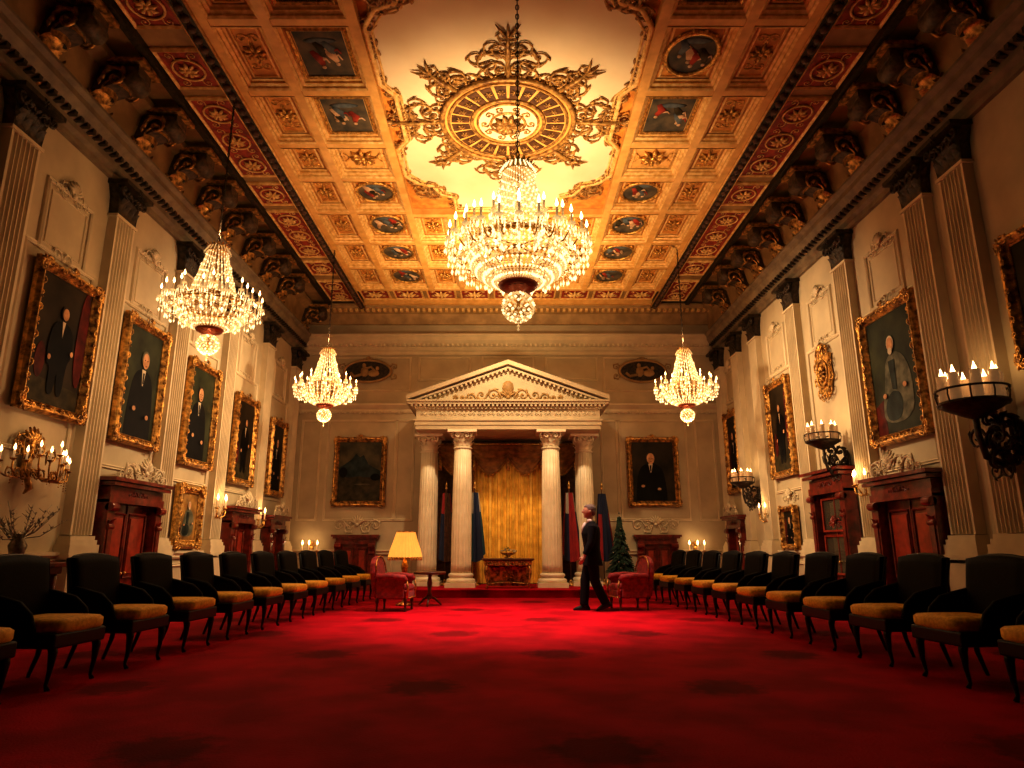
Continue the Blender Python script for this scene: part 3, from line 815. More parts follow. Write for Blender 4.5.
# ------------------------------------------------------------ chandeliers
def candle_mesh(s=1.0):
    c=MB();c.mi=0;c.lathe([(.012*s,0),(.012*s,.10*s),(.006*s,.105*s)],8)
    c.mi=1;c.lathe([(.004*s,.105*s),(.014*s,.122*s),(.016*s,.138*s),(.008*s,.165*s),(.002*s,.19*s)],8)
    return c
def chandelier(loc,s,nout,nin,label,chain_top,strands):
    R=root('chandelier',T(loc)@Matrix.Scale(s,4),label,'chandelier','crystal chandeliers')
    c=MB();L=(chain_top-loc[2])/s;z=.98
    c.tube([(0,0,.95),(0,0,L)],.007,6)
    while z<L-.02:
        P=[(math.cos(2*pi*q/8)*.018 if int(z/.06)%2 else 0,0 if int(z/.06)%2 else math.cos(2*pi*q/8)*.018,z+.03+math.sin(2*pi*q/8)*.038) for q in range(8)]
        c.tube(P,.006,4,closed=True);z+=.06
    obj('chain',c,M_bronze,R)
    c=MB();c.lathe([(.13,L),(.12,L-.03),(.06,L-.06),(.02,L-.1)],20);obj('ceiling_canopy',c,M_gold2,R)
    c=MB()
    c.lathe([(.02,.98),(.05,.96),(.03,.93),(.12,.90),(.15,.87),(.12,.85)],20)
    for r,z,th in((.15,.85,.012),(.34,.12,.014),(.50,.0,.02),(.50,.04,.01),(.17,-.34,.014)):
        c.tube([(math.cos(2*pi*k/32)*r,math.sin(2*pi*k/32)*r,z) for k in range(32)],th,6,closed=True)
    c.tube([(0,0,.95),(0,0,-.75)],.018,8)
    for k in range(8):
        a=2*pi*k/8;c.tube([(.0,0,.05),(math.cos(a)*.5,math.sin(a)*.5,.0)],.008,5)
    for k in range(16):
        a=2*pi*k/16;c.M=RZ(a)@basis((0,1,0),(0,0,1),(1,0,0),(.13,0,.86));c.leaf(0,0,0,.12,.05,.05);c.M=Matrix()
    obj('gilt_frame',c,M_gold,R)
    c=MB();c.lathe([(.17,-.34),(.20,-.37),(.18,-.40),(.12,-.43),(.07,-.44),(.04,-.47)],20)
    for k in range(14):
        a=2*pi*k/14;c.M=RZ(a)@basis((0,1,0),(0,0,1),(1,0,0),(.15,0,-.42));c.leaf(0,0,0,.1,.06,.05);c.M=Matrix()
    obj('lower_corona',c,M_cup,R)
    c=MB()
    for k in range(strands):
        a=2*pi*k/strands
        n=34
        for i in range(n):
            t=i/(n-1);r=.15+.19*(t**1.5)+.02*math.sin(pi*t);z=.84-.72*t
            c.mi=1 if (k*3+i)%4==0 else 0
            c.bead((math.cos(a)*r,math.sin(a)*r,z),.0115+.006*t,.0135)
    for k in range(22):
        a=2*pi*k/22
        for i in range(6): c.bead((math.cos(a)*(.13+.012*i),math.sin(a)*(.13+.012*i),.94-.02*i),.011)
    for lvl,rr in((.62,.2),(.38,.26)):
        for k in range(40):
            a=2*pi*k/40;c.mi=k%2;c.bead((math.cos(a)*(rr+.015),math.sin(a)*(rr+.015),lvl-.012*(k%4)),.014,.024)
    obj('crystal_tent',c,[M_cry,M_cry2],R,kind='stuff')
    c=MB()
    ns=int(strands*1.45)
    for k in range(ns):
        a=2*pi*k/ns
        for i in range(19):
            t=i/18;b=t*pi*.5*.86
            r=.50*math.cos(b)+.04*math.sin(b);z=-.02-.36*math.sin(b)
            c.mi=1 if (i%3==0) else 0
            c.bead((math.cos(a)*r,math.sin(a)*r,z),.018*(.5+.5*math.cos(b)),.017)
    for k in range(ns):
        a=2*pi*k/ns;c.mi=1 if k%2 else 0
        for j in range(4): c.bead((math.cos(a)*.52,math.sin(a)*.52,.05-.035*j),.011,.024)
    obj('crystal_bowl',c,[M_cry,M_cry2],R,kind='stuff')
    c=MB()
    for j in range(1,11):
        b=-pi/2+pi*j/11
        for k in range(16):
            a=2*pi*(k+.5*(j%2))/16;c.mi=1 if (j+k)%3==0 else 0
            c.bead((math.cos(a)*.155*math.cos(b),math.sin(a)*.155*math.cos(b),-.60+.145*math.sin(b)),.018)
    for i in range(3): c.bead((0,0,-.76-.035*i),.02-.003*i,.02)
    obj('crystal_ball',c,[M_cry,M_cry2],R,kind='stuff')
    def arm(r,z,rs,zs):
        c=MB();P=[]
        for i in range(11):
            t=i/10
            P.append((rs+(r-rs)*t,0,zs+(z-zs)*t-.13*math.sin(pi*t)*(1-t*.3)+.02*t))
        c.tube(P,[.011-.004*i/10 for i in range(11)],5)
        c.mi=1;c.lathe([(.01,z+.0),(.040,z+.02),(.042,z+.028),(.015,z+.028)],10,c=(r,0,0))
        for k in range(7):
            a=2*pi*k/7
            x,y=r+math.cos(a)*.042,math.sin(a)*.042
            c.mi=1;c.bead((x,y,z+.005),.008);c.mi=2;c.bead((x,y,z-.035),.009,.028)
        for i,t in enumerate((.35,.5,.65,.8)):
            p=P[int(t*10)]
            for j in range(5):
                c.mi=1 if j<4 else 2
                c.bead((p[0],0,p[2]-.03-.03*j),.009 if j<4 else .013,.012 if j<4 else .030)
        for j in range(6):
            c.mi=1 if j<5 else 2
            c.bead((r,0,z-.03-.03*j),.010 if j<5 else .016,.014 if j<5 else .036)
        return c
    for (cnt,r,z,rs,zs,off) in((nout,.69,.02,.48,.0,0),(nin,.54,.15,.32,.12,.5)):
        if not cnt: continue
        a0=None
        for k in range(cnt):
            a=2*pi*(k+off)/cnt
            if a0 is None:
                a0=obj('arm',arm(r,z,rs,zs),[M_gold,M_cry,M_cry2],R,RZ(a))
                obj('candle',candle_mesh(),[M_wax,M_flame],a0,T((r,0,z+.03)))
            else: dup(a0,RZ(a),R)
    c=MB();m=nout
    for k in range(m):
        a=2*pi*k/m;b=2*pi*(k+1)/m
        for i in range(1,9):
            t=i/9;q=a+(b-a)*t;c.mi=1 if i%2 else 0
            c.bead((math.cos(q)*.69,math.sin(q)*.69,.02-.08*math.sin(pi*t)),.010)
            c.bead((math.cos(q)*.60,math.sin(q)*.60,-.04-.09*math.sin(pi*t)),.010)
        for i in range(9):
            t=i/8;r=.34+.34*t;c.bead((math.cos(a)*r,math.sin(a)*r,.16-.11*t-.07*math.sin(pi*t)),.010)
    obj('crystal_garland',c,[M_cry,M_cry2],R,kind='stuff')
    return R
chandelier((.10,6.2,3.92),1.0,24,14,'huge tiered crystal chandelier with candle arms hanging on a chain',7.44,38)
SC=[(-3.95,8.5,4.18),(-3.75,13.5,4.20),(3.66,13.5,4.20)]
for p in SC: chandelier(p,.9,14,8,'smaller crystal chandelier with candle arms on a chain',7.42,24)
# ------------------------------------------------------------ sconces
def crown_sconce(a,z,s,off,side='R'):
    R=root('wall_sconce',WM(side,a,z,.02)@Matrix.Scale(s,4),'bronze wall sconce with ring of glass candle holders','wall lamp','candle ring sconces')
    dz=off/s
    b=MB()
    b.sph((0,-.35,.03),(.10,.22,.04));b.rosette(0,-.35,.12,8,z=.05)
    b.tube([(0,-.45,.05),(0,-.60,dz*.5),(0,-.52,dz*.9),(0,-.3,dz),(0,-.05,dz)],[.03,.04,.035,.03,.03],8)
    b.M=basis((0,0,1),(0,1,0),(-1,0,0),(.0,0,0))
    for q,(x,y,r,an,fl) in enumerate(((.05,-.5,.12,-.3,1),(.15,-.35,.14,.2,-1),(.2,-.62,.12,.4,1),(.08,-.22,.1,.5,1),(.3,-.25,.1,1.2,1))):
        b.scroll(x,y,r,an,fl,th=.02);b.scroll(x,y,r,an,fl,th=.02,z=-.05)
    b.M=Matrix()
    for f in(1,-1):
        b.scroll(f*.02,-.45,.11,.4 if f>0 else pi-.4,f,z=dz*.6);b.scroll(f*.02,-.3,.13,-.2 if f>0 else pi+.2,f,z=dz*.8)
        b.scroll(f*.02,-.6,.09,-.6 if f>0 else pi+.6,-f,z=dz*.6)
    obj('bracket',b,M_bronze,R)
    b=MB();b.M=basis((1,0,0),(0,0,-1),(0,1,0),(0,0,dz))
    b.lathe([(.03,-.14),(.12,-.10),(.27,-.02),(.30,0),(.30,.02),(.26,.02)],24)
    b.tube([(math.cos(2*pi*k/24)*.32,math.sin(2*pi*k/24)*.32,.16) for k in range(24)],.012,6,closed=True)
    b.tube([(math.cos(2*pi*k/24)*.30,math.sin(2*pi*k/24)*.30,.02) for k in range(24)],.022,6,closed=True)
    for k in range(10):
        q=2*pi*k/10;b.tube([(math.cos(q)*.31,math.sin(q)*.31,.0),(math.cos(q)*.33,math.sin(q)*.33,.1),(math.cos(q)*.32,math.sin(q)*.32,.17)],.008,5)
    obj('candle_tray',b,M_bronze,R)
    g0=None
    for k in range(8):
        q=2*pi*(k+.5)/8
        M=basis((1,0,0),(0,0,-1),(0,1,0),(math.cos(q)*.24,.02,dz-math.sin(q)*.24))
        if g0 is None:
            g=MB();g.lathe([(.042,0),(.05,.05),(.048,.2),(.05,.30),(.046,.30),(.044,.2),(.04,.01)],12)
            g0=obj('candle_glass',g,M_glass,R,M)
            obj('candle',candle_mesh(1.0),[M_wax,M_flame],g0,T((0,0,.10))@Matrix.Scale(1.5,4))
        else: dup(g0,M,R)
    p=WM(side,a,z,off+.0)@Vector((0,.46,0));light('POINT',p,3*s,r=.05)
crown_sconce(7.2,2.55,1.08,.50);crown_sconce(11.0,2.72,.85,.40);crown_sconce(15.05,2.42,.8,.38)
def small_sconce(side,a,z,s=1,e=4):
    R=root('candle_sconce',WM(side,a,z,.02)@Matrix.Scale(s,4),'small gilt wall sconce with glowing candles','wall lamp','small gilt candle sconces')
    b=MB();b.sph((0,-.05,.02),(.06,.16,.03));b.M=T((0,.08,.02));b.crest(.2,.14);b.M=Matrix()
    for f in(1,0,-1):
        b.tube([(0,-.1,.03),(f*.08,-.18,.12),(f*.17,-.13,.16),(f*.17,-.03,.16+(.06 if f==0 else 0))],.012,6)
        b.M=basis((1,0,0),(0,0,-1),(0,1,0),(f*.17,-.03,.16+(.06 if f==0 else 0)));b.lathe([(.01,-.01),(.04,.01),(.04,.02),(.01,.02)],10);b.M=Matrix()
    b.scroll(.02,-.12,.07,-.8,-1,z=.02);b.scroll(-.02,-.12,.07,pi+.8,1,z=.02)
    obj('backplate',b,M_gold,R)
    for f in(1,0,-1):
        M=basis((1,0,0),(0,0,-1),(0,1,0),(f*.17,-.01,.16+(.06 if f==0 else 0)))
        obj('candle',candle_mesh(1.2),[M_wax,M_flame],R,M)
    light('POINT',WM(side,a,z,.30)@Vector((0,.22,0)),e,r=.04)
for a in((12.9,1.78),(15.05,1.65)): small_sconce('L',a[0],a[1],1.1)
small_sconce('R',10.45,2.0,1.0);small_sconce('R',14.6,1.75,1.0,3)
small_sconce('B',-4.95,.98,1.1);small_sconce('B',4.72,.98,1.1)
R=root('wall_candelabrum',WM('L',7.75,2.0,.02),'wide gilt many-armed wall candelabrum with lit candles','wall lamp')
b=MB();b.sph((0,-.02,.04),(.07,.2,.05));b.M=T((0,.1,.04));b.crest(.45,.34);b.M=Matrix()
pos=[]
for i,f in enumerate((-1,-.78,-.56,-.34,-.14,.14,.34,.56,.78,1)):
    x=f*.58;zo=.16+.24*(1-abs(f));yo=-.06+.16*(1-abs(f))*(1 if i%2 else .4)
    b.tube([(0,-.05,.05),(x*.35,-.2,zo*.7),(x*.8,-.2,zo),(x,yo-.1,zo),(x,yo,zo)],.010,6)
    b.M=basis((1,0,0),(0,0,-1),(0,1,0),(x,yo,zo));b.lathe([(.01,-.01),(.035,.01),(.035,.018),(.01,.018)],10);b.M=Matrix()
    pos.append((x,yo+.018,zo));b.scroll(x*.55,-.18,.07,.3 if f>0 else pi-.3,1 if f>0 else -1,z=zo*.8,th=.009)
    for j in range(5): b.bead((x,yo-.13-.03*j,zo),.010)
for f in(1,-1):
    b.scroll(f*.02,.1,.12,.9 if f>0 else pi-.9,f,z=.08,th=.012);b.scroll(f*.2,.04,.1,.5 if f>0 else pi-.5,f,z=.12,th=.012)
b.tube([(0,-.1,.05),(0,-.3,.12),(0,-.36,.06)],[.03,.04,.01],6)
obj('gilt_arms',b,M_gold2,R)
for p in pos:
    obj('candle',candle_mesh(.85),[M_wax,M_flame],R,basis((1,0,0),(0,0,-1),(0,1,0),p))
light('POINT',(-5.05,7.75,2.35),3,r=.05)
# ------------------------------------------------------------ portico
PZ=.17
R=root('portico',T((0,16.2,PZ)),'white classical portico with four columns and triangular pediment','portico')
def column(h,r):
    c=MB()
    c.box(0,0,.05,r*2.9,r*2.9,.10)
    c.lathe([(r*1.35,.10),(r*1.42,.14),(r*1.35,.18),(r*1.15,.20),(r*1.12,.22),(r*1.25,.25),(r*1.2,.29),(r*1.02,.31)],28)
    c.lathe([(r,.31),(r,.5),(r*.99,1.2),(r*.95,2.2),(r*.86,h-.42)],80,flute=.085,fn=20)
    c.lathe([(r*.9,h-.43),(r*.98,h-.41),(r*.9,h-.39)],24)
    c.lathe([(r*.82,h-.4),(r*.86,h-.2),(r*1.15,h-.08)],20)
    for k in range(10):
        a=2*pi*k/10
        c.M=RZ(a)@basis((0,1,0),(0,0,1),(1,0,0),(r*.82,0,h-.4));c.leaf(0,0,0,.17,.13,.09)
        c.M=RZ(a+pi/10)@basis((0,1,0),(0,0,1),(1,0,0),(r*.84,0,h-.30));c.leaf(0,0,0,.2,.12,.11)
    for k in range(4):
        a=pi/4+pi/2*k
        c.M=RZ(a)@basis((1,0,0),(0,0,1),(0,-1,0),(r*.5,0,h-.13));c.scroll(.05,.0,.095,0,1,th=.028,leaves=1);c.M=Matrix()
    for f in(1,-1):
        c.M=basis((f,0,0),(0,0,1),(0,-f,0),(0,-f*r*1.05 if f>0 else r*1.05,h-.13))
        c.scroll(.02,.0,.08,0,1,th=.02,leaves=1);c.scroll(-.02,0,.08,pi,-1,th=.02,leaves=1);c.M=Matrix()
    c.box(0,0,h-.03,r*2.9,r*2.9,.06)
    return c
hc=3.56
c1=obj('column',column(hc,.235),M_col,R,T((-1.07,-.3,0)))
for p in((1.01,-.3),( -1.93,.35),(1.86,.35)):
    dup(c1,T((p[0],p[1],0)),R)
e=MB()
eb=hc;dy0=-.62;dy1=1.28
def ebox(hx,y0,z0,z1,ov=0): e.box(0,(y0-ov+dy1)/2,(z0+z1)/2,2*(hx+ov),dy1-(y0-ov),z1-z0)
ebox(2.17,dy0,eb,eb+.10);ebox(2.17,dy0,eb+.10,eb+.2,.02);ebox(2.17,dy0,eb+.2,eb+.24,.05)
ebox(2.16,dy0,eb+.24,eb+.48);ebox(2.16,dy0,eb+.48,eb+.52,.05);ebox(2.2,dy0,eb+.58,eb+.64,.14);ebox(2.2,dy0,eb+.52,eb+.58,.07);ebox(2.2,dy0,eb+.64,eb+.68,.18)
k=-2.25
while k<2.26: e.box(k,dy0-.09,eb+.55,.05,.08,.05);k+=.1
e.mi=1
e.M=basis((1,0,0),(0,0,1),(0,-1,0),(0,dy0,eb+.36))
for i in range(19):
    x=(i-9)*.225;e.rosette(x,0,.05,6,z=.0)
    if i<18: e.scroll(x+.05,0,.05,0,1 if i%2 else -1,th=.012,leaves=1,N=9,n=4)
e.M=Matrix()
obj('entablature',e,[M_wall,M_pil],R)
p=MB();zb=eb+.68;hx=2.38;hh=.86
p.M=basis((1,0,0),(0,0,1),(0,-1,0),(0,0,zb))
p.prism([(-(hx-.15),0),(hx-.15,0),(0,hh-.1)],-.9,.62)
for f in(1,-1):
    for th,off,zz in((.10,.0,.80),(.05,-.10,.72)):
        A=(f*hx,off*.9);B=(0,hh+off*.9)
        P=[A,(A[0],A[1]+th*1.05),(0,B[1]+th*1.05),B]
        p.prism(P if f>0 else P[::-1],-.9,zz)
    n=22
    for k in range(n):
        t=(k+.5)/n;p.box(f*hx*(1-t)*.96,hh*t-.13+.02,.68,.05,.05,.1)
p.mi=1
p.M=p.M@T((0,0,.62))
p.sph((0,.32,.02),(.14,.17,.06));p.crest(.7,.34)
p.M=p.M@T((0,.14,0))
for f in(1,-1):
    an=0 if f>0 else pi
    for x,r,fl in((.2,.15,1),(.5,.13,-1),(.78,.1,1),(1.0,.07,-1),(1.2,.05,1)):
        p.scroll(f*x,.0 if r>.1 else -.06,r,an,f*fl,th=.022)
obj('pediment',p,[M_wall,M_outer],R)
mb=MB();mb.box(0,17.40,1.95,4.3,.1,3.56)
for x in(-1.5,1.5):
    mb.M=basis((1,0,0),(0,0,1),(0,-1,0),(x,17.35,2.0));mb.rframe(.75,2.6,mp);mb.M=Matrix()
trim(mb,M_brown)
def cloth(w,z0,z1,folds,amp,seed=0,nx=120,nz=10,spread=0):
    c=MB();vs=[];fs=[];rnd=random.Random(seed);ph=[rnd.random()*6 for _ in range(4)]
    for j in range(nz+1):
        v=j/nz;z=z0+(z1-z0)*v
        for i in range(nx+1):
            u=i/nx;x=(u-.5)*w*(1+spread*(1-v))
            y=amp*math.sin(2*pi*folds*u+ph[0]+.3*math.sin(2*v+ph[1]))+amp*.4*math.sin(2*pi*folds*2.3*u+ph[2])
            vs.append((x,y,z))
    for j in range(nz):
        for i in range(nx):
            a=j*(nx+1)+i;fs.append((a,a+1,a+nx+2,a+nx+1))
    c.add(vs,fs,True);return c
R=root('stage_curtain',T((0,17.1,PZ)),'floor-length gold pleated curtain with dark swagged valance','curtain')
obj('curtain_panel',cloth(1.75,0.02,3.25,12,.055),M_curt,R)
c=cloth(.42,.02,3.3,5,.05,3);obj('side_drape',c,M_val,R,T((-1.05,-.06,0)))
c=cloth(.42,.02,3.3,5,.05,4);obj('side_drape',c,M_val,R,T((1.05,-.06,0)))
c=MB();vs=[];fs=[];nx,nz=160,14
for j in range(nz+1):
    v=j/nz
    for i in range(nx+1):
        u=i/nx;x=(u-.5)*3.5;s_=abs(math.sin(pi*u*4))
        drop=.35+.42*s_
        y=-.12-.09*s_*math.sin(v*pi*.6)+.03*math.sin(v*26+ s_*3)
        vs.append((x,y,3.42-drop*v))
for j in range(nz):
    for i in range(nx):
        a=j*(nx+1)+i;fs.append((a,a+1,a+nx+2,a+nx+1))
c.add(vs,fs,True)
obj('valance',c,M_val,R)
c=MB()
for i in range(121):
    u=i/120;x=(u-.5)*3.5;s_=abs(math.sin(pi*u*4));c.bead((x,-.16-.06*s_,3.42-.35-.42*s_-.02),.016,.04)
for i in range(5):
    x=(i/4-.5)*3.4;c.tube([(x,-.2,3.1),(x,-.2,2.9),(x,-.2,2.75)],[.02,.04,.05],8)
c.tube([(-1.8,-.1,3.42),(1.8,-.1,3.42)],.03,8)
obj('fringe',c,M_gold,R)
def flag(x,y,mats,label):
    R=root('flag_on_pole',T((x,y,PZ)),label,'flag','standing flags beside the columns')
    b=MB();b.lathe([(.13,0),(.13,.03),(.05,.06),(.03,.12),(.02,.14)],16);obj('base',b,M_gold2,R)
    b=MB();b.tube([(0,0,.1),(0,0,2.25)],.014,8);obj('pole',b,M_wood,R)
    b=MB();b.sph((0,0,2.27),.03);b.lathe([(.008,2.28),(.03,2.33),(.018,2.38),(.002,2.44)],8);obj('finial',b,M_gold,R)
    c=MB();vs=[];fs=[];nx,nz=40,16
    for j in range(nz+1):
        v=j/nz
        for i in range(nx+1):
            u=i/nx;wd=.05+.15*math.sin(pi*min(1,v*.75+.25)*.5)*(.6+.4*v)
            a=u*2*pi*1.0
            xx=math.cos(a)*wd*(1+.18*math.sin(7*a))+.04*v;yy=math.sin(a)*.07*(1+.35*math.sin(9*a))
            vs.append((xx,yy,2.15-1.45*v+.16*math.sin(a)*v))
    for j in range(nz):
        for i in range(nx):
            a=j*(nx+1)+i;fs.append((a,a+1,a+nx+2,a+nx+1))
    c.add(vs,fs,True)
    for q in range(len(c.f)):
        i=q%nx;j=q//nx
        c.m[q]=0 if (i//4)%3 else (1 if j>4 else 2)
    obj('flag_cloth',c,mats,R)
flag(-1.50,16.55,[M_brown,M_navy,M_fred],'draped dark flag with red and navy folds on pole')
flag(-.80,16.35,[M_navy,M_teal,M_fwhite],'draped navy flag with teal and white folds on pole')
flag(1.47,16.4,[M_fred,M_navy,M_fwhite],'draped red and navy flag with white on pole')
flag(2.30,16.7,[M_navy,M_fred,M_navy],'draped dark navy flag on pole')
R=root('fir_tree',T((2.64,16.3,PZ)),'slim dark green decorated fir tree in a pot','tree')
b=MB();b.lathe([(.11,0),(.15,.2),(.16,.22),(.13,.22)],16);obj('pot',b,M_bronze,R)
b=MB();b.tube([(0,0,.2),(0,0,1.6)],[.025,.008],6);obj('trunk',b,M_wood,R)
b=MB();rnd=random.Random(5)
for t in range(26):
    z=.33+t*.05;rr=.33*(1-(t/27))+.02
    for k in range(int(9+12*(1-t/26))):
        a=rnd.random()*2*pi;l=rr*(.8+.35*rnd.random())
        ex,ey,ez=math.cos(a)*l,math.sin(a)*l,z-.08-.03*rnd.random()
        b.tube([(0,0,z),(ex*.6,ey*.6,z-.03),(ex,ey,ez)],[.012,.028,.004],4,smooth=False)
obj('foliage',b,M_green,R,kind='stuff')
b=MB()
for k in range(26):
    t=rnd.random();z=.35+t*1.2;a=rnd.random()*2*pi;l=.33*(1-t*.95)
    b.sph((math.cos(a)*l,math.sin(a)*l,z),.016,6,4)
b.lathe([(.0,1.62),(.03,1.66),(.0,1.72)],5)
obj('baubles',b,M_silver,R,kind='stuff')
R=root('console_table',T((.0,15.42,PZ)),'gilded carved console table with red-brown top','table')
b=MB();b.box(0,0,.62,1.15,.5,.04);b.box(0,0,.595,1.1,.46,.02);obj('table_top',b,M_wood,R,bevel=.01)
b=MB();b.box(0,0,.54,1.04,.42,.09)
b.M=basis((1,0,0),(0,0,1),(0,-1,0),(0,-.21,.52))
for f in(1,-1):
    for x,r in((.05,.06),(.2,.06),(.34,.05)): b.scroll(f*x,0,r,0 if f>0 else pi,f,th=.012)
b.rosette(0,0,.07,8);b.M=Matrix();obj('apron',b,M_gold2,R)
l0=None
for sx in(1,-1):
    for sy in(1,-1):
        if l0 is None:
            b=MB();b.tube([(0,0,.5),(.03,0,.40),(.02,0,.25),(-.02,0,.1),(.01,0,0)],[.045,.04,.025,.018,.03],8);l0=obj('leg',b,M_gold2,R,T((sx*.46,sy*.16,0)))
        else:
            dup(l0,T((sx*.46,sy*.16,0))@RZ(0 if sx>0 else pi),R)
b=MB();b.tube([(-.44,-.15,.1),(0,0,.13),(.44,.15,.1)],.014,6);b.tube([(-.44,.15,.1),(0,0,.13),(.44,-.15,.1)],.014,6);obj('stretcher',b,M_gold2,R)
b=MB();b.box(0,.12,.27,.92,.02,.46)
b.M=basis((1,0,0),(0,0,1),(0,-1,0),(0,.11,.27));b.rosette(0,0,.14,10);b.rframe(.8,.34,[(0,0),(.01,.02),(.03,0)]);b.M=Matrix();obj('back_panel',b,M_gold2,R)
R=root('flower_centrepiece',T((0,15.42,PZ+.64)),'low gilt basket of pale flowers on the console table','flowers')
b=MB();b.lathe([(.09,0),(.06,.03),(.05,.05),(.16,.10),(.18,.13),(.15,.13)],16);obj('basket',b,M_gold,R)
b=MB()
for k in range(34):
    a=rnd.random()*2*pi;q=rnd.random()**.5;b.mi=k%3
    b.rosette(math.cos(a)*q*.19,math.sin(a)*q*.14,.035,6,z=.13+.10*(1-q)+.02*rnd.random())
obj('flowers',b,[M_shirt,M_seat,M_green],R,kind='stuff')
# ------------------------------------------------------------ side chairs (solid upholstered)
def padded(b,x0,x1,hw,z0,z1,tilt=.1,nu=14,nv=10,taper=.03):
    vs=[];fs=[]
    for side_ in(0,1):
        for j in range(nv+1):
            v=j/nv
            for i in range(nu+1):
                u=i/nu-.5
                edge=min(1,(1-abs(2*u))*7)*min(1,(1-v)*9+.15)*min(1,v*9+.15)
                pad=.022*edge**.5
                x=(x1+pad if side_==0 else x0-pad*.6)-tilt*v**1.3
                zt=.03*math.cos(pi*u)
                vs.append((x,u*2*hw*(1+taper*v),z0+(z1-z0+zt)*v))
    A=(nu+1)*(nv+1)
    for j in range(nv):
        for i in range(nu):
            a=j*(nu+1)+i;fs.append((a,a+1,a+nu+2,a+nu+1));fs.append((A+a,A+a+nu+1,A+a+nu+2,A+a+1))
    for j in range(nv):
        for i in(0,nu):
            a=j*(nu+1)+i;fs.append((a,a+nu+1,A+a+nu+1,A+a))
    for i in range(nu):
        for j in(0,nv):
            a=j*(nu+1)+i;fs.append((a,a+1,A+a+1,A+a))
    b.add(vs,fs,True)
def side_chair(M,label,group):
    R=root('side_chair',M,label,'armchair',group)
    b=MB();b.box(.01,0,.355,.54,.60,.11);obj('seat_frame',b,M_dark,R,bevel=.015)
    b=MB();b.loft([(0.02,0,.40,.25,.27),(0.02,0,.43,.272,.285),(0.02,0,.485,.272,.285),(0.02,0,.505,.25,.262),(0.02,0,.515,.18,.2)],24)
    for i,(x,y,z) in enumerate(b.v):
        X=x-.02;m=max(abs(X)/.262,abs(y)/.285);r=math.hypot(X/.262,y/.285)
        if m>0:
            k=(r/m)**.85;b.v[i]=(.02+X*k,y*k*.95,z)
    obj('seat_cushion',b,M_seat,R)
    b=MB();padded(b,-.32,-.24,.315,.30,.95,.09);obj('backrest',b,M_leather,R)
    b=MB()
    b.tube([(-.30,-.31,.30),(-.31,-.315,.6),(-.385,-.328,.925),(-.392,-.25,.96),(-.394,-.12,.975),(-.395,0,.98),(-.394,.12,.975),(-.392,.25,.96),(-.385,.328,.925),(-.31,.315,.6),(-.30,.31,.30)],.019,6)
    obj('back_frame',b,M_dark,R)
    a0=None
    for f in(1,-1):
        if a0 is None:
            b=MB();b.M=basis((1,0,0),(0,0,1),(0,-1,0),(0,0,0))
            b.prism(smooth([(-.31,.30),(.06,.30),(.10,.40),(.05,.54),(-.05,.62),(-.18,.655),(-.34,.70)],1),-.022,.022);b.M=Matrix()
            b.tube([(-.33,0,.69),(-.18,0,.655),(-.04,0,.62),(.06,0,.54),(.11,0,.42)],[.028,.03,.03,.026,.022],8)
            a0=obj('armrest',b,M_leather,R,T((0,f*.31,0)),bevel=.008)
        else: dup(a0,T((0,f*.31,0)),R)
    l0=None
    for sx,sy in((.23,.25),(.23,-.25)):
        if l0 is None:
            b=MB();b.tube([(0,0,.33),(.015,0,.27),(.01,0,.14),(-.005,0,.04),(.015,0,0)],[.036,.032,.019,.014,.02],8);l0=obj('leg',b,M_dark,R,T((sx,sy,0)))
        else: dup(l0,T((sx,sy,0)),R)
    l0=None
    for sy in(.26,-.26):
        if l0 is None:
            b=MB();b.tube([(0,0,.33),(-.02,0,.18),(-.08,0,0)],[.028,.02,.015],8);l0=obj('leg',b,M_dark,R,T((-.24,sy,0)))
        else: dup(l0,T((-.24,sy,0)),R)
    return R
lab='dark upholstered armchair with high padded back and gold seat'
base=None
for i in range(11):
    y=4.75+i*.96
    x=-3.74+.064*i
    M=T((x,y,0))@RZ(math.radians(-4))
    if base is None: base=side_chair(M,lab,'rows of dark armchairs along the side walls')
    else: dup(base,M)
for i in range(11):
    y=4.85+i*.96
    x=3.80-.06*i
    dup(base,T((x,y,0))@RZ(pi+math.radians(4)))
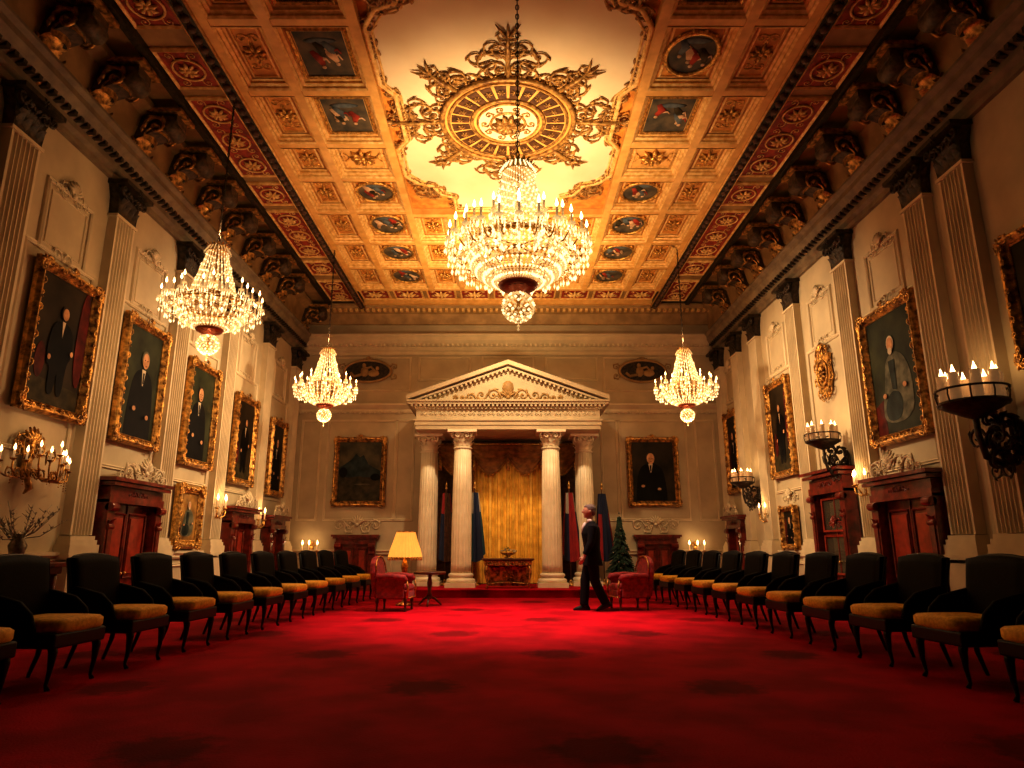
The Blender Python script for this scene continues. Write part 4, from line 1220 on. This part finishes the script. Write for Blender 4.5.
# ------------------------------------------------------------ red armchairs
def armchair(M,label):
    R=root('armchair',M@Matrix.Scale(.9,4),label,'armchair','red upholstered armchairs')
    b=MB();b.box(.02,0,.30,.62,.60,.16);obj('seat_base',b,M_red,R,bevel=.04)
    b=MB();b.box(.05,0,.42,.56,.50,.12);obj('seat_cushion',b,M_red,R,bevel=.045)
    b=MB();P=[(-.34,.25),(-.36,.7),(-.30,.88),(-.16,.98),(0,1.01),(.16,.98),(.30,.88),(.36,.7),(.34,.25)]
    b.M=Matrix.Translation((-.26,0,0))@Matrix.Rotation(-.13,4,'Y')@basis((0,1,0),(0,0,1),(1,0,0),(0,0,0));b.prism(P,-.05,.07)
    b.M=Matrix();obj('backrest',b,M_red,R,bevel=.04)
    a0=None
    for f in(1,-1):
        if a0 is None:
            b=MB();b.tube([(-.26,0,.62),(0,0,.63),(.26,0,.60),(.30,0,.55)],[.06,.06,.065,.045],12);b.box(0.0,0,.42,.52,.07,.36);a0=obj('armrest',b,M_red,R,T((0,f*.33,0)),bevel=.02)
            b=MB();b.tube([(.30,0,.58),(.335,0,.42),(.32,0,.24)],.022,6);obj('arm_scroll',b,M_gold2,a0)
        else: dup(a0,T((0,f*.33,0)),R)
    b=MB()
    Q=[Matrix.Translation((-.18,0,0))@Matrix.Rotation(-.13,4,'Y')@Vector((0,x,z)) for x,z in P[1:-1]]
    b.tube(Q,.014,6);obj('back_trim',b,M_gold2,R)
    b=MB();b.tube([(.335,-.3,.24),(.335,.3,.24)],.014,6);obj('seat_trim',b,M_gold2,R)
    l0=None
    for sx in(.28,-.26):
        for sy in(.27,-.27):
            if l0 is None:
                b=MB();b.lathe([(.035,.24),(.028,.2),(.036,.17),(.022,.12),(.018,.04),(.026,.02),(.02,0)],10);l0=obj('leg',b,M_wood,R,T((sx,sy,0)))
            else: dup(l0,T((sx,sy,0)),R)
armchair(T((-1.95,12.1,0))@RZ(math.radians(-5)),'red velvet armchair beside the lamp table')
armchair(T((2.12,12.3,0))@RZ(math.radians(190)),'red velvet armchair near the walking person')
R=root('side_table',T((-1.45,13.0,0)),'small round walnut side table','table')
b=MB();b.lathe([(.27,.56),(.30,.57),(.30,.60),(.28,.61)],28);obj('table_top',b,M_wood,R)
b=MB();b.lathe([(.05,.56),(.03,.5),(.05,.4),(.03,.25),(.06,.15),(.04,.12)],14);obj('pedestal',b,M_wood,R)
l0=None
for k in range(3):
    if l0 is None:
        b=MB();b.tube([(.03,0,.16),(.12,0,.12),(.24,0,.015)],[.028,.022,.016],8);l0=obj('foot',b,M_wood,R,RZ(.5))
    else: dup(l0,RZ(.5+2*pi*k/3),R)
R=root('floor_lamp',T((-1.93,13.05,0)),'lamp with glowing amber pleated shade on brass stem','lamp')
b=MB();b.lathe([(.14,0),(.14,.03),(.05,.06),(.025,.1)],20);obj('base',b,M_gold2,R)
b=MB();b.lathe([(.018,.1),(.018,.55),(.05,.6),(.07,.7),(.03,.82),(.015,.85),(.015,1.25)],14);obj('stem',b,M_gold,R)
b=MB();n=60;prof=[(.31,.86),(.28,.99),(.22,1.16),(.17,1.33)]
vs=[];fs=[]
for r,z in prof:
    for k in range(n):
        a=2*pi*k/n;q=r*(1+.04*(k%2));vs.append((q*math.cos(a),q*math.sin(a),z))
for i in range(3):
    for k in range(n):
        l=(k+1)%n;fs.append((i*n+k,i*n+l,(i+1)*n+l,(i+1)*n+k))
b.add(vs,fs);obj('lamp_shade',b,M_shade,R)
b=MB();b.tube([(math.cos(2*pi*k/32)*.315,math.sin(2*pi*k/32)*.315,.86) for k in range(32)],.01,5,closed=True)
b.tube([(math.cos(2*pi*k/32)*.175,math.sin(2*pi*k/32)*.175,1.33) for k in range(32)],.01,5,closed=True)
for k in range(32): b.bead((math.cos(2*pi*k/32)*.315,math.sin(2*pi*k/32)*.315,.83),.012,.03)
obj('shade_fringe',b,M_gold,R)
light('POINT',(-1.93,13.05,1.42),8,(1,.55,.2),.05);light('POINT',(-1.93,13.05,.82),4,(1,.55,.2),.03)
R=root('console_table',T((-5.2,7.35,0)),'narrow dark console table against the wall','table')
b=MB();b.box(0,0,.86,.5,1.0,.05);b.box(0,0,.8,.44,.92,.08);obj('table_top',b,M_mahog,R,bevel=.008)
l0=None
for sx in(.17,-.17):
    for sy in(.4,-.4):
        if l0 is None:
            b=MB();b.tube([(0,0,.8),(0,0,.5),(0,0,0)],[.035,.028,.018],8);l0=obj('leg',b,M_mahog,R,T((sx,sy,0)))
        else: dup(l0,T((sx,sy,0)),R)
R=root('branch_arrangement',T((-5.2,7.35,.885)),'tarnished silver vase holding bare pale branches','vase')
b=MB();b.lathe([(.08,0),(.05,.03),(.07,.1),(.09,.18),(.05,.26),(.07,.30)],18);obj('vase',b,M_silver,R)
b=MB()
for k in range(26):
    a=rnd.random()*2*pi;l=.15+.3*rnd.random();h=.35+.3*rnd.random()
    p1=(math.cos(a)*l*.4,math.sin(a)*l*.5,h*.6);p2=(math.cos(a)*l,math.sin(a)*l,h)
    p2=(max(min(p2[0],.35),-.33),p2[1],p2[2])
    b.tube([(0,0,.25),p1,p2],[.006,.005,.002],4)
    for q in range(4):
        t=rnd.random();c=[p1[i]+(p2[i]-p1[i])*t for i in range(3)]
        b.tube([c,(c[0]+(rnd.random()-.5)*.1,c[1]+(rnd.random()-.5)*.14,c[2]+.05)],[.004,.002],4);b.bead((c[0],c[1],c[2]+.02),.012)
obj('branches',b,M_silver,R,kind='stuff')
# ------------------------------------------------------------ person
R=root('person',T((1.45,12.0,0))@RZ(pi),'person in dark suit walking across the carpet, grey hair','person')
b=MB()
def limb(mb,pts,rs,n=12): mb.tube(pts,rs,n)
b.loft([(0,0,.84,.09,.13),(0,0,.92,.10,.155),(0,0,1.02,.095,.14),(.005,0,1.15,.10,.15),(.01,0,1.28,.115,.175),(.0,0,1.38,.10,.18),(0,0,1.43,.07,.12),(0.005,0,1.47,.055,.06),(.015,0,1.56,.052,.055)],20)
b.sph((.035,0,1.655),(.098,.076,.118),20,16)
b.sph((.055,0,1.60),(.072,.058,.065),16,10)
b.tube([(.125,0,1.68),(.150,0,1.645),(.13,0,1.632)],[.009,.016,.012],8)
b.tube([(.118,-.035,1.69),(.132,0,1.688),(.118,.035,1.69)],.010,6)
b.tube([(.112,-.02,1.604),(.124,0,1.602),(.112,.02,1.604)],.008,6)
b.sph((.105,0,1.565),(.022,.026,.02))
for f in(1,-1):
    b.sph((.02,f*.078,1.65),(.022,.010,.032),8,6)
legF=[(0,-.09,.92),(.06,-.09,.70),(.12,-.09,.50),(.13,-.09,.30),(.15,-.09,.09)]
legB=[(0,.09,.92),(-.01,.09,.70),(-.03,.09,.48),(-.11,.09,.30),(-.20,.09,.13)]
for L in(legF,legB): limb(b,L,[.085,.078,.055,.052,.036])
armsP=(((0,-.2,1.40),(-.08,-.235,1.13),(-.03,-.24,.88)),((0,.2,1.40),(.04,.235,1.13),(.16,.23,.90)))
for (sh,el,wr) in armsP:
    limb(b,[sh,tuple((sh[i]+el[i])/2 for i in range(3)),el,tuple((wr[i]+el[i])/2 for i in range(3)),wr],[.055,.048,.040,.037,.026])
    d=(Vector(wr)-Vector(el)).normalized();w=Vector(wr);fwd=Vector((1,0,0));fwd=(fwd-d*fwd.dot(d)).normalized()
    b.tube([w,w+d*.05,w+d*.095],[.026,.034,.032],10)
    for q in range(4):
        o_=fwd*(.027-.018*q);ln=[.07,.078,.073,.058][q]
        s0=w+d*.085+o_;inn=Vector((0,-1 if sh[1]>0 else 1,0))
        b.tube([s0,s0+d*ln*.5+inn*.004,s0+d*ln+inn*.022],[.0095,.009,.007],6)
    th=w+d*.03+fwd*.028;b.tube([th,th+d*.03+fwd*.022,th+d*.06+fwd*.026],[.012,.011,.008],6)
obj('body',b,M_skin,R,remesh=.009)
b=MB()
for L in(legF,legB): limb(b,[Vector(p) for p in L],[.105,.097,.085,.080,.075])
b.loft([(0,0,.80,.115,.16),(0,0,.9,.12,.175),(0,0,1.0,.11,.16)],20)
obj('trousers',b,M_suit,R,remesh=.012)
b=MB()
b.loft([(-.01,0,.74,.175,.22),(0,0,.9,.155,.205),(0,0,1.03,.14,.185),(.005,0,1.15,.15,.195),(.01,0,1.28,.165,.215),(.0,0,1.38,.14,.225),(0,0,1.44,.09,.14),(-.005,0,1.485,.068,.075)],20)
for (sh,el,wr) in armsP:
    wr=tuple(wr[i]+(el[i]-wr[i])*.12 for i in range(3))
    limb(b,[sh,tuple((sh[i]+el[i])/2 for i in range(3)),el,tuple((wr[i]+el[i])/2 for i in range(3)),wr],[.082,.073,.064,.058,.050])
obj('jacket',b,M_suit,R,remesh=.012)
b=MB();b.loft([(.01,0,1.46,.072,.075),(.018,0,1.525,.062,.064)],16)
b.tube([(.095,0,1.46),(.14,0,1.38),(.17,0,1.28)],[.03,.03,.008],6)
obj('shirt_collar',b,M_shirt,R)
b=MB()
b.sph((.005,0,1.695),(.100,.083,.090),18,12);b.sph((-.03,0,1.655),(.058,.078,.085),14,10);b.sph((.055,0,1.735),(.06,.062,.042),14,8)
obj('hair',b,M_hair,R,remesh=.009)
for f in(1,-1):
    b=MB();b.sph((.122,f*.03,1.668),(.010,.013,.008),8,6);obj('eye',b,M_shirt,R)
def shoe(p,rot):
    b=MB();b.M=T(p)@Matrix.Rotation(rot,4,'Y')
    b.loft([(.05,0,-.0,.145,.045),(.05,0,.02,.15,.05),(.035,0,.05,.125,.045),(0,0,.085,.07,.042),(-.02,0,.12,.05,.045)],18)
    obj('shoe',b,M_black,R)
shoe((.14,-.09,0),0);shoe((-.225,.09,.06),.32)
# ------------------------------------------------------------ lighting
w=bpy.data.worlds.new('World');sc.world=w;w.use_nodes=True
w.node_tree.nodes['Background'].inputs[0].default_value=(.05,.03,.015,1);w.node_tree.nodes['Background'].inputs[1].default_value=.05
WC=(1,.66,.34)
light('POINT',(.10,6.2,5.2),4,WC,.06)
light('SPOT',(0,8.6,4.0),1250,(1,.74,.42),.2,(0,10.2,7.4),112)  # added uplight for the ceiling centre, no fixture here
light('SPOT',(0,12.6,4.2),900,(1,.72,.38),.2,(0,13.8,7.4),116)  # added uplight for the far ceiling, no fixture here
light('SPOT',(0,11.0,7.15),4300,(1,.62,.52),.1,(0,10.7,0),58)  # added downward spot making the bright carpet area, no fixture here
for i,p in enumerate(SC):
    k=(.6,1,1)[i]
    light('POINT',(p[0],p[1],p[2]+1.05),36*k,WC,.06);light('POINT',(p[0],p[1],p[2]-.95),72*k,WC,.06)
light('SPOT',(0,12.2,7.1),1250,(1,.77,.47),.15,(0,16.8,2.2),74)  # added wash on portico and end wall, unseen source
light('SPOT',(0,13.6,3.0),190,(1,.77,.44),.1,(0,17.0,2.0),44)  # added fill for curtain and columns, unseen source
light('SPOT',(0,12.2,5.4),1550,(1,.77,.48),.15,(-5.6,12.2,3.2),78)  # added left wall wash, no lamp hangs here
light('SPOT',(0,12.2,5.4),1550,(1,.77,.48),.15,(5.6,12.2,3.2),78)  # added right wall wash, no lamp hangs here
# ------------------------------------------------------------ camera
cam=bpy.data.cameras.new('Camera');cam.sensor_width=36;cam.lens=674/1024*36;cam.shift_x=4/1024
co=bpy.data.objects.new('Camera',cam);COL.objects.link(co);co.location=(0,0,1.05);co.rotation_euler=(math.radians(90+13.6),0,0)
sc.camera=co
